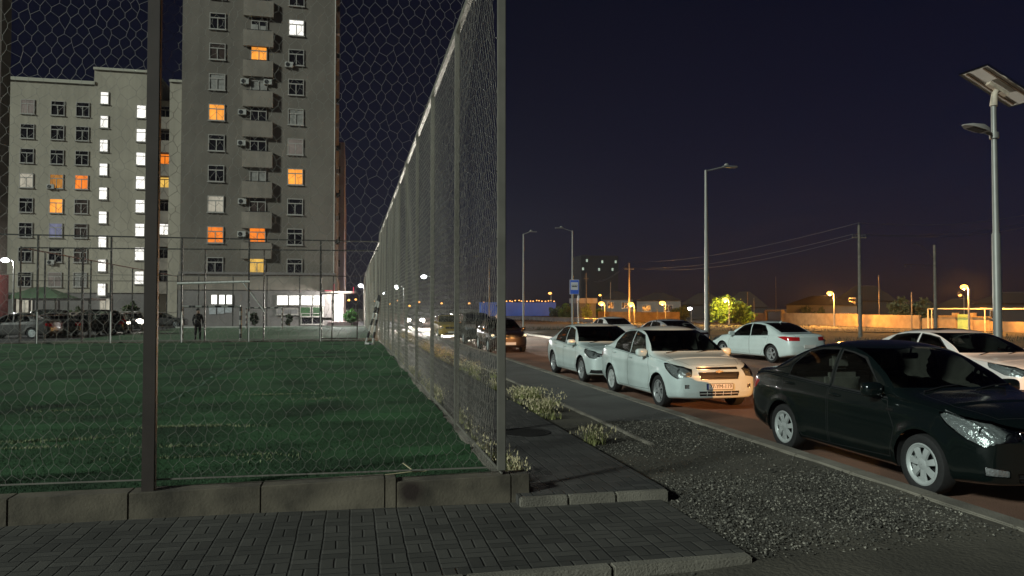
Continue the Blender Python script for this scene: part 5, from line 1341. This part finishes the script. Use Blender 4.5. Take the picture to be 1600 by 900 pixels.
# trees across the road
def tree_px(label, px, ptop, pw, D, n, m, size=.24, **kw):
    d = ray(px, 482); c = Vector((0, 0, CZ)) + d * (D / 1150); zb = ground_z(c.x); zt = CZ + (482 - ptop) * D / 1150; rx = pw * D / 1150 / 2; h = zt - zb
    return tree(label, c.x, c.y, zb, h, rx, min(h * .46, rx * .95), n, size, m, **kw)
LY = leaf_mat('yellowish_leaf', (.10, .17, .02)); LG = leaf_mat('green_leaf', (.055, .085, .022)); LD = leaf_mat('dark_leaf', (.025, .04, .015))
tree_px('broad leafy tree lit bright yellow by the orange lamp', 1128, 466, 42, 109, 4200, LY, .26); tree_px('darker right half of the yellow-lit tree pair, beside the grey wall', 1158, 473, 34, 112, 2400, LY, .24)
tree_px('green tree left of the bluish floodlight', 1064, 477, 26, 140, 1900, LG, .26); tree_px('yellow-lit bush between the trailer and the bus stop', 884, 476, 26, 140, 2000, LY, .26); tree_px('dark bush at the trailer end', 868, 480, 18, 146, 1200, LD, .28); tree_px('yellow bush just right of the kiosk', 938, 483, 20, 138, 1000, LY, .25)
tree_px('row of green shrubs on the pale house wall', 1262, 478, 26, 139, 1000, LD, .2, name='shrub', cat='shrub'); tree_px('green shrub beside the pale house window', 1284, 479, 16, 139, 700, LD, .2, name='shrub', cat='shrub')
tree_px('dark tree left of the two-storey house roof', 1405, 468, 34, 130, 1500, LD, .3); tree_px('dark conifer-like tree between the masts', 1440, 470, 36, 132, 1500, LD, .3)
# plants by the shops and the lot
def plant(label, px, ptop, pw, y, n, m, zb=0, size=.16, **kw):
    p = AY(px, ptop, y); rx = pw * y / 1150 / 2; h = p.z - zb; return tree(label, p.x, y, zb, h, rx, h * .42, n, size, m, trunk=.06, **kw)
plant('round green bush on the entrance steps', 549, 484, 24, 73.2, 900, leaf_mat('fresh_leaf', (.07, .2, .04)), zb=.1, name='shrub', cat='shrub'); plant('small conical tree before the shop wall, left one', 398, 488, 12, 73, 700, LD, name='young_tree'); plant('small conical tree before the shop wall, right one', 452, 488, 10, 73, 600, LD, name='young_tree')
plant('green shrub between the parked cars and the cream block', 118, 481, 30, 74, 900, LG, name='shrub', cat='shrub'); plant('green shrub behind the thick fence post', 245, 483, 18, 76, 700, LG, name='shrub', cat='shrub'); plant('leafy young tree by the stairwell door', 205, 470, 20, 80, 900, LG, name='young_tree')
P_AVEO = scaled(SEDAN, L=4.32, W=1.71, H=1.015, wb=2.46, fo=.83, wr=.305, rim='cap7',
    grille=[dict(p=[(-.40, .62), (.40, .62), (.44, .74), (-.44, .74)], bars=2, bm=CHROME, frame=.009),
            dict(p=[(-.45, .27), (.45, .27), (.48, .36), (-.48, .36)], bars=1, bm=BLACK, name='intake'),
            dict(p=[(-.74, .33), (-.54, .32), (-.55, .39), (-.75, .42)], name='fog_lamp', m=CLEARLAMP), dict(p=[(.74, .33), (.54, .32), (.55, .39), (.75, .42)], name='fog_lamp', m=CLEARLAMP)])
P_COB = scaled(SEDAN, pz=.465, hy=.56, L=4.48, W=1.735, H=1.03, wb=2.62, fo=.86, wr=.31, rim='multi', rim_rear='steel',
    grille=[dict(p=[(-.40, .775), (.40, .775), (.41, .81), (-.41, .81)], bars=0, frame=.005),
            dict(p=[(-.37, .60), (.37, .60), (.41, .725), (-.41, .725)], bars=3, bm=BLACK, frame=.005),
            dict(p=[(-.38, .29), (.38, .29), (.40, .38), (-.40, .38)], bars=1, cols=4, bm=PLATEW, name='intake'),
            dict(p=[(-.66, .43), (-.58, .43), (-.58, .50), (-.66, .50)], name='fog_lamp', m=CLEARLAMP), dict(p=[(.66, .43), (.58, .43), (.58, .50), (.66, .50)], name='fog_lamp', m=CLEARLAMP)])
P_CRU = scaled(SEDAN, L=4.6, W=1.79, H=1.0, wb=2.685, fo=.9, wr=.325, rim='multi',
    grille=[dict(p=[(-.36, .50), (.36, .50), (.42, .76), (-.42, .76)], bars=4, bm=BLACK, frame=.008),
            dict(p=[(-.82, .28), (-.56, .28), (-.58, .37), (-.82, .37)], name='fog_recess'), dict(p=[(.82, .28), (.56, .28), (.58, .37), (.82, .37)], name='fog_recess')])
P_ELA = scaled(SEDAN, L=4.53, W=1.775, H=.965, wb=2.7, fo=.88, wr=.315, rim='five', dr=(3.0, 3.9), tail=[(3.88, .925), (4.2, .945), (4.7, .90), (4.7, .79), (4.3, .795)], ty=.40)
P_SON = scaled(SEDAN, L=4.85, W=1.84, H=.965, wb=2.8, fo=.92, wr=.33, rim='five', dr=(3.0, 3.95), tail=[(4.60, .93), (5.0, .93), (5.0, .85), (4.55, .86)], ty=-.01)
P_AZE = scaled(SEDAN, L=4.9, W=1.86, H=.98, wb=2.85, fo=.92, wr=.335, rim='multi',
    grille=[dict(p=[(-.40, .42), (.40, .42), (.46, .76), (-.46, .76)], bars=6, bm=CHROME, frame=.01), dict(p=[(-.82, .32), (-.60, .32), (-.62, .42), (-.82, .42)], name='fog_recess'), dict(p=[(.82, .32), (.60, .32), (.62, .42), (.82, .42)], name='fog_recess')])
P_TAX = scaled(SEDAN, L=4.3, W=1.70, H=.99, wb=2.5, fo=.82, wr=.30, rim='steel',
    grille=[dict(p=[(-.40, .62), (.40, .62), (.42, .74), (-.42, .74)], bars=2, frame=.007), dict(p=[(-.45, .27), (.45, .27), (.48, .37), (-.48, .37)], bars=1, bm=BLACK, name='intake')])
P_SUV = dict(L=4.5, W=1.82, wb=2.66, fo=.86, wr=.35, rim='five', suv=True, rgw=.62, dr=(4.10, 4.30),
    zt=[(0, .86), (.1, .95), (.35, 1.03), (.7, 1.09), (1.02, 1.13), (1.14, 1.15), (1.5, 1.39), (1.82, 1.57), (2.1, 1.645), (2.45, 1.68), (3.0, 1.68), (3.6, 1.645), (4.0, 1.58), (4.22, 1.36), (4.38, 1.12), (4.5, 1.0)],
    ze=[(0, .82), (.1, .90), (.35, .98), (.7, 1.04), (1.02, 1.09), (1.2, 1.12), (1.56, 1.34), (1.92, 1.51), (2.2, 1.58), (2.5, 1.605), (3.0, 1.60), (3.6, 1.565), (4.0, 1.50), (4.22, 1.31), (4.38, 1.09), (4.5, .97)],
    zs=[(0, .78), (.2, .88), (.6, .97), (1.0, 1.02), (1.6, 1.04), (2.6, 1.06), (3.4, 1.09), (3.9, 1.10), (4.3, 1.06), (4.5, .94)],
    ye=SEDAN['ye'][:-2] + [(4.2, .72), (4.5, .68)], ym=[(0, .88), (.12, .92), (.35, .96), (.75, .985), (1.3, 1), (3.6, 1), (4.0, .985), (4.3, .95), (4.5, .9)], hz=.17, tail=[(4.1, 1.06), (4.6, 1.04), (4.6, .84), (4.3, .86)], ty=.5,
    sidewin=[[(1.40, 'b'), (2.36, 'b'), (2.33, 't'), (2.12, 't'), (1.92, 't')], [(2.44, 'b'), (3.30, 'b'), (3.30, 't'), (2.75, 't'), (2.41, 't')], [(3.38, 'b'), (3.95, 'b'), (3.85, 't'), (3.38, 't')]],
    grille=[dict(p=[(-.40, .62), (.40, .62), (.44, .84), (-.44, .84)], bars=3, bm=CHROME, frame=.01)])
WHITE = paint('white_paint', (.53, .62, .60)); WHITE2 = paint('pearl_white_paint', (.51, .59, .57)); GREENBLK = paint('dark_green_paint', (.005, .009, .0085), .25, .2)
SILVER = paint('silver_paint', (.42, .42, .44), .35); WARMW = paint('warm_white_paint', (.62, .60, .57)); DARKRED = paint('dark_maroon_paint', (.012, .006, .006), .2, .3); CHAR = paint('charcoal_paint', (.022, .022, .024), .3); GREYP = paint('grey_beige_paint', (.085, .082, .077), .35); NAVY = paint('night_blue_paint', (.012, .013, .02), .3); YELLOWP = paint('yellow_paint', (.30, .20, .02))
HEADW = glow('headlight_glow', (1, .93, .78), 30, True)
HEADREFL = glow('headlamp_reflection', (1, .72, .42), 1.6)  # glow put in for sodium light reflected by the taxi's headlamps
S = -PI / 2
hero, hi = make_car('sedan', 'very dark green sedan with silver seven-spoke wheel covers, parked nearest at the kerb', 'car', P_AVEO, GREENBLK, front='big', plate='', glass=CLEARGLASS)
place_car(hero, 6.54, 7.85, -.15, S)
bm = bmesh.new(); x = hi['X'](1.24); box(bm, x - .05, x + .05, -.862, -.852, .80, .825); box(bm, x - .05, x + .05, .852, .862, .80, .825)
build('side_badge', bm, CHROME, hero)
cob, ci = make_car('sedan', 'white sedan with split chrome-edged grille and front number plate, second in the kerb row', 'car', P_COB, WHITE, front='big', plate='77-YM-119', glass=CLEARGLASS)
place_car(cob, 6.63, 14.70, -.15, S)
GOLD = mat('badge_chrome', (.5, .48, .42), .25, metal=1); bm = bmesh.new(); x = ci['surf_x'](0, .74) + .012
for q in ([(-.075, .727), (.06, .727), (.075, .753), (-.06, .753)], [(-.026, .715), (.02, .715), (.026, .765), (-.02, .765)]):
    a = [bm.verts.new((x - .008, y, z)) for y, z in q]; b_ = [bm.verts.new((x + .006, y, z)) for y, z in q]; bm.faces.new(b_); bm.faces.new(a[::-1])
    for k in range(4): bm.faces.new((a[k], a[(k + 1) % 4], b_[(k + 1) % 4], b_[k]))
    x += .003
bmesh.ops.recalc_face_normals(bm, faces=bm.faces); build('emblem', bm, GOLD, cob)
bm = bmesh.new(); xx = ci['X'](2.75); zz = ci['F']['zt'](2.75); tube(bm, [(xx, 0, zz - .01), (xx - .13, 0, zz + .14)], [.012, .005], 6); build('antenna', bm, BLACK, cob)
cru, _ = make_car('sedan', 'white sedan with dark fog-lamp recesses, third in the kerb row', 'car', P_CRU, WHITE2, front='slim')
place_car(cru, 6.68, 19.66, -.15, S)
ela, ei = make_car('sedan', 'white sedan with pointed red tail lights seen from behind across the road', 'car', P_ELA, WHITE2, front='slim', plate_rear=.60)
place_car(ela, 14.99, 24.69, -.15, R(98.6))
bm = bmesh.new(); xx = ei['X'](3.1); zz = ei['F']['zt'](3.1); tube(bm, [(xx + .1, 0, zz - .02), (xx, 0, zz + .03), (xx - .06, 0, zz + .07)], [.03, .022, .008], 8); build('fin_antenna', bm, WHITE2, ela, 50)
son, _ = make_car('sedan', 'silver sedan with a dark light bar across its boot, ahead of the red-tailed white one', 'car', P_SON, SILVER, front='slim', plate_rear=.55, tail_on=mat('dark_light_bar', (.02, .006, .008), .15))
place_car(son, 13.35, 29.9, -.15, R(93))
bm_, mi_ = make_car('sedan', 'small pale sedan with a dark rear window, farthest of the row across the road', 'car', P_TAX, WARMW, front='round', plate_rear=.6)
place_car(bm_, 13.0, 36.0, -.15, R(91))
aze, ai = make_car('sedan', 'large white sedan with a dark sunroof behind the dark green one', 'car', P_AZE, WARMW, front='slim', plate='')
place_car(aze, 12.72, 13.5, -.15, S)
bm = bmesh.new(); xa = ai['X'](2.2 * ai['kx']); xb = ai['X'](2.95 * ai['kx'])
for i in range(8):
    for j in range(6):
        q = [(xa + (xb - xa) * (i + a) / 8, -.46 + .92 * (j + b) / 6) for a, b in ((0, 0), (1, 0), (1, 1), (0, 1))]
        vs = []
        for x, y in q:
            h = hi and None; d = ai['car'].L / 2 - x; zt = ai['F']['zt'](d); ze = ai['F']['ze'](d); vs.append(bm.verts.new((x, y, zt - (zt - ze) * .55 * (y / .6) ** 2 + .006)))
        bm.faces.new(vs)
bmesh.ops.remove_doubles(bm, verts=bm.verts, dist=.001); bmesh.ops.recalc_face_normals(bm, faces=bm.faces); build('sunroof', bm, BLACK, aze, 60)
tax, ti = make_car('sedan', 'dark maroon taxi with a white roof sign parked by the kerb behind the fence corner', 'car', P_TAX, DARKRED, front='round', plate='', lamp_refl=HEADREFL)
place_car(tax, 6.62, 32.9, -.15, S)
bm = bmesh.new(); zz = ti['F']['zt'](2.4 * ti['kx']); xx = ti['X'](2.4 * ti['kx']); box(bm, xx - .08, xx + .08, -.2, .2, zz - .01, zz + .15, bev=.05); build('taxi_sign', bm, SW, tax, 40)
suv, _ = make_car('suv', 'dark tall SUV parked behind the taxi, seen through the walkway fence', 'car', P_SUV, CHAR, front='round', plate='')
place_car(suv, 6.75, 40.6, -.15, S)
def clone(src, label, x, y, z, rz, pm, group=None, lamps=None):
    """another car of the same build in its own paint"""
    c = copy_tree(src); c['label'] = label
    if group: c['group'] = group
    for o in list(c.children):
        if o.name.startswith(('taxi_sign', 'sunroof')): bpy.data.objects.remove(o); continue
        if o.name.startswith(('body', 'door', 'side_mirror')):
            o.data = o.data.copy(); o.data.materials[0] = pm
            for h in o.children: h.data = h.data.copy(); h.data.materials[0] = pm
        if lamps and o.name.startswith('headlight'):
            me = o.data; ctr = sum((v.co for v in me.vertices), Vector()) / len(me.vertices)
            b2 = bmesh.new(); ellipsoid(b2, (ctr.x + .08, ctr.y * .92, ctr.z), .14, .26, .20, 10); build('lamp_glow', b2, lamps, o, 60)
    place_car(c, x, y, z, rz); return c
def beam(t, watts):
    for q in (-.6, .6):
        l = bpy.data.lights.new('headlight_beam', 'SPOT'); l.energy = watts; l.color = (1, .93, .80); l.spot_size = R(64); l.spot_blend = .7; l.shadow_soft_size = .08
        o = bpy.data.objects.new('headlight_beam', l); COL.objects.link(o); o.parent = t; o.location = (2.32, q, .66); o.rotation_euler = (PI / 2 - R(2), 0, -PI / 2)
clone(tax, 'yellow car parked farther up the kerb behind the dark SUV', 6.25, 48.6, -.15, S, YELLOWP)
c = clone(tax, 'car driving toward us with blazing headlights, farther of the two behind the fence', 6.0, 73, -.15, S, CHAR, None, HEADW); beam(c, 18000)
c = clone(tax, 'car driving toward us with blazing headlights, nearer of the two behind the fence', 7.3, 58.5, -.15, S, GREYP, None, HEADW); beam(c, 18000)
c = clone(suv, 'distant vehicle with small white headlights far up the street', 15.2, 112, -.15, S, CHAR, None, HEADW)
def lot(px, y): return AY(px, 515, y).x
clone(cob, 'grey-beige sedan parked side-on at the left edge of the lot', lot(28, 48.5), 48.5, 0, R(172), GREYP); clone(cru, 'dark sedan parked second from the left edge of the lot', lot(84, 51.5), 51.5, 0, R(128), CHAR)
clone(suv, 'dark SUV with a pale window line in the middle of the parking lot', lot(137, 53), 53, 0, R(205), NAVY); clone(cru, 'dark car seen from behind, right of the SUV in the lot', lot(178, 55), 55, 0, R(100), CHAR)
c = clone(cob, 'dark car with its white headlights on, facing us beside the pitch', lot(207, 62), 62, 0, R(-80), NAVY, None, HEADW); clone(ela, 'grey sedan parked side-on past the thick fence post', lot(252, 73), 73, 0, R(2), GREYP)
clone(suv, 'dark van-like car in the second row of the lot near the canopy', lot(62, 60), 60, 0, R(185), CHAR); clone(cru, 'dark car in the second row behind the SUV', lot(112, 62), 62, 0, R(175), NAVY); clone(cob, 'dark car farthest back in the lot near the stairwell door', lot(190, 70), 70, 0, R(185), CHAR)
# ------------------------------------------------------------------ person standing by the goal
def person(label, x, y, z, rz):
    J = {'pel': (0, 0, .93), 'spi': (0, .01, 1.12), 'che': (0, .0, 1.32), 'nec': (0, .0, 1.46), 'hea': (0, -.02, 1.55), 'top': (0, -.02, 1.69),
         'hl': (.09, 0, .88), 'kl': (.10, -.02, .50), 'al': (.11, .02, .09), 'fl': (.12, -.13, .035), 'hr': (-.09, 0, .88), 'kr': (-.11, -.04, .50), 'ar': (-.13, -.01, .09), 'fr': (-.14, -.16, .035),
         'sl': (.17, 0, 1.38), 'el': (.24, .03, 1.10), 'wl': (.22, -.10, .88), 'gl': (.21, -.14, .80), 'sr': (-.17, 0, 1.38), 'er': (-.24, .03, 1.10), 'wr': (-.20, -.12, .90), 'gr': (-.18, -.18, .83)}
    rad = {'pel': .15, 'spi': .135, 'che': .16, 'nec': .055, 'hea': .085, 'top': .075, 'hl': .10, 'kl': .065, 'al': .045, 'fl': .04, 'hr': .10, 'kr': .065, 'ar': .045, 'fr': .04, 'sl': .068, 'el': .05, 'wl': .035, 'gl': .036, 'sr': .068, 'er': .05, 'wr': .035, 'gr': .036}
    E_ = [('pel', 'spi'), ('spi', 'che'), ('che', 'nec'), ('nec', 'hea'), ('hea', 'top'), ('pel', 'hl'), ('hl', 'kl'), ('kl', 'al'), ('al', 'fl'), ('pel', 'hr'), ('hr', 'kr'), ('kr', 'ar'), ('ar', 'fr'), ('che', 'sl'), ('sl', 'el'), ('el', 'wl'), ('wl', 'gl'), ('che', 'sr'), ('sr', 'er'), ('er', 'wr'), ('wr', 'gr')]
    ks = list(J); me = bpy.data.meshes.new('person'); me.from_pydata([J[k] for k in ks], [(ks.index(a), ks.index(b)) for a, b in E_], [])
    o = bpy.data.objects.new('person', me); COL.objects.link(o); o.modifiers.new('skin', 'SKIN'); sv = me.skin_vertices[0].data
    for i, k in enumerate(ks): sv[i].radius = (rad[k], rad[k] * (.72 if k in ('pel', 'spi', 'che') else 1)); sv[i].use_root = k == 'pel'
    s2 = o.modifiers.new('sub', 'SUBSURF'); s2.levels = 2; s2.render_levels = 2
    dg = bpy.context.evaluated_depsgraph_get(); dg.update(); m2 = bpy.data.meshes.new_from_object(o.evaluated_get(dg)); o.modifiers.clear(); o.data = m2; shade(m2, 180)
    m2.materials.clear(); m2.materials.append(mat('dark_clothes', (.012, .012, .014), .9)); m2.materials.append(mat('skin', (.28, .17, .12), .6))
    for p in m2.polygons:
        if p.center.z > 1.47 or (abs(p.center.x) > .16 and p.center.z < .86 and p.center.z > .75): p.material_index = 1
    bm = bmesh.new(); ellipsoid(bm, (0, .012, 1.655), .095, .105, .095, 12)
    bmesh.ops.delete(bm, geom=[v for v in bm.verts if v.co.z < 1.60 and v.co.y < .02], context='VERTS'); build('hair', bm, mat('dark_hair', (.01, .008, .007), .8), o, 180)
    o.location = (x, y, z); o.rotation_euler = (0, 0, rz); return tag(o, label, 'person')
p = AY(309, 530, 39.7); person('person in dark clothes standing under the near striped goal', p.x, 39.7, .02, R(20))

# ------------------------------------------------------------------ sky, light from the lamps and floodlights around
w = bpy.data.worlds.new('World'); SC.world = w; w.use_nodes = True; nt = w.node_tree; bg = nt.nodes['Background']
sky = nt.nodes.new('ShaderNodeTexSky'); sky.sky_type = 'NISHITA'; sky.sun_disc = False
SUN_DIR = Vector((-.86, -.44, .42)).normalized()          # towards the light
sky.sun_elevation = R(SKY_EL); sky.sun_rotation = math.atan2(SUN_DIR.x, SUN_DIR.y); sky.air_density = 1.0; sky.dust_density = .6; sky.ozone_density = 3.0
tint = nt.nodes.new('ShaderNodeMix'); tint.data_type = 'RGBA'; tint.blend_type = 'MULTIPLY'; tint.inputs[0].default_value = 1; tint.inputs[7].default_value = SKY_TINT
nt.links.new(sky.outputs[0], tint.inputs[6]); nt.links.new(tint.outputs[2], bg.inputs[0]); bg.inputs[1].default_value = SKY_STR
s = bpy.data.lights.new('sun', 'SUN'); s.energy = SUN_STR; s.angle = R(6); s.color = (.89, 1.0, .92)
so = bpy.data.objects.new('sun', s); COL.objects.link(so); so.rotation_euler = SUN_DIR.to_track_quat('Z', 'Y').to_euler()
# a sodium street lamp of the same row, standing behind the photographer at the far kerb
l = bpy.data.lights.new('lamp_light', 'SPOT'); l.energy = SOD_W; l.color = (1, .42, .13); l.shadow_soft_size = .12; l.spot_size = R(12.6); l.spot_blend = .25
lo = bpy.data.objects.new('lamp_light', l); COL.objects.link(lo); lo.location = (18.5, -27, 7.4); lo.rotation_euler = (Vector(lo.location) - Vector((10.7, 10.6, 0))).to_track_quat('Z', 'Y').to_euler()
# entrance light of the tower spills on its forecourt
point('entrance_light', (-1.0, 74.0, 2.9), (1, .97, .95), 1600, .3)
# thin air volume added to give the lamps their glow
bm = bmesh.new(); box(bm, -70, 260, -50, 460, -3, 62)
hm = bpy.data.materials.new('halo_haze'); hm.use_nodes = True; hn = hm.node_tree; hn.nodes.remove(hn.nodes['Principled BSDF']); hv = hn.nodes.new('ShaderNodeVolumePrincipled')
hv.inputs['Density'].default_value = HALO_HAZE; hv.inputs['Color'].default_value = (.75, .76, .85, 1); hv.inputs['Anisotropy'].default_value = .5
hn.links.new(hv.outputs[0], hn.nodes['Material Output'].inputs['Volume']); struct(build('halo_haze', bm, hm), 'stuff')
SC.view_settings.view_transform = 'Standard'; SC.view_settings.look = 'None'; SC.view_settings.gamma = 1; SC.view_settings.exposure = 0; SC.view_settings.use_curve_mapping = False
SC.cycles.use_denoising = True; SC.cycles.max_bounces = 8; SC.cycles.transparent_max_bounces = 24; SC.cycles.sample_clamp_indirect = 4; SC.cycles.sample_clamp_direct = 0
SC.render.film_transparent = False
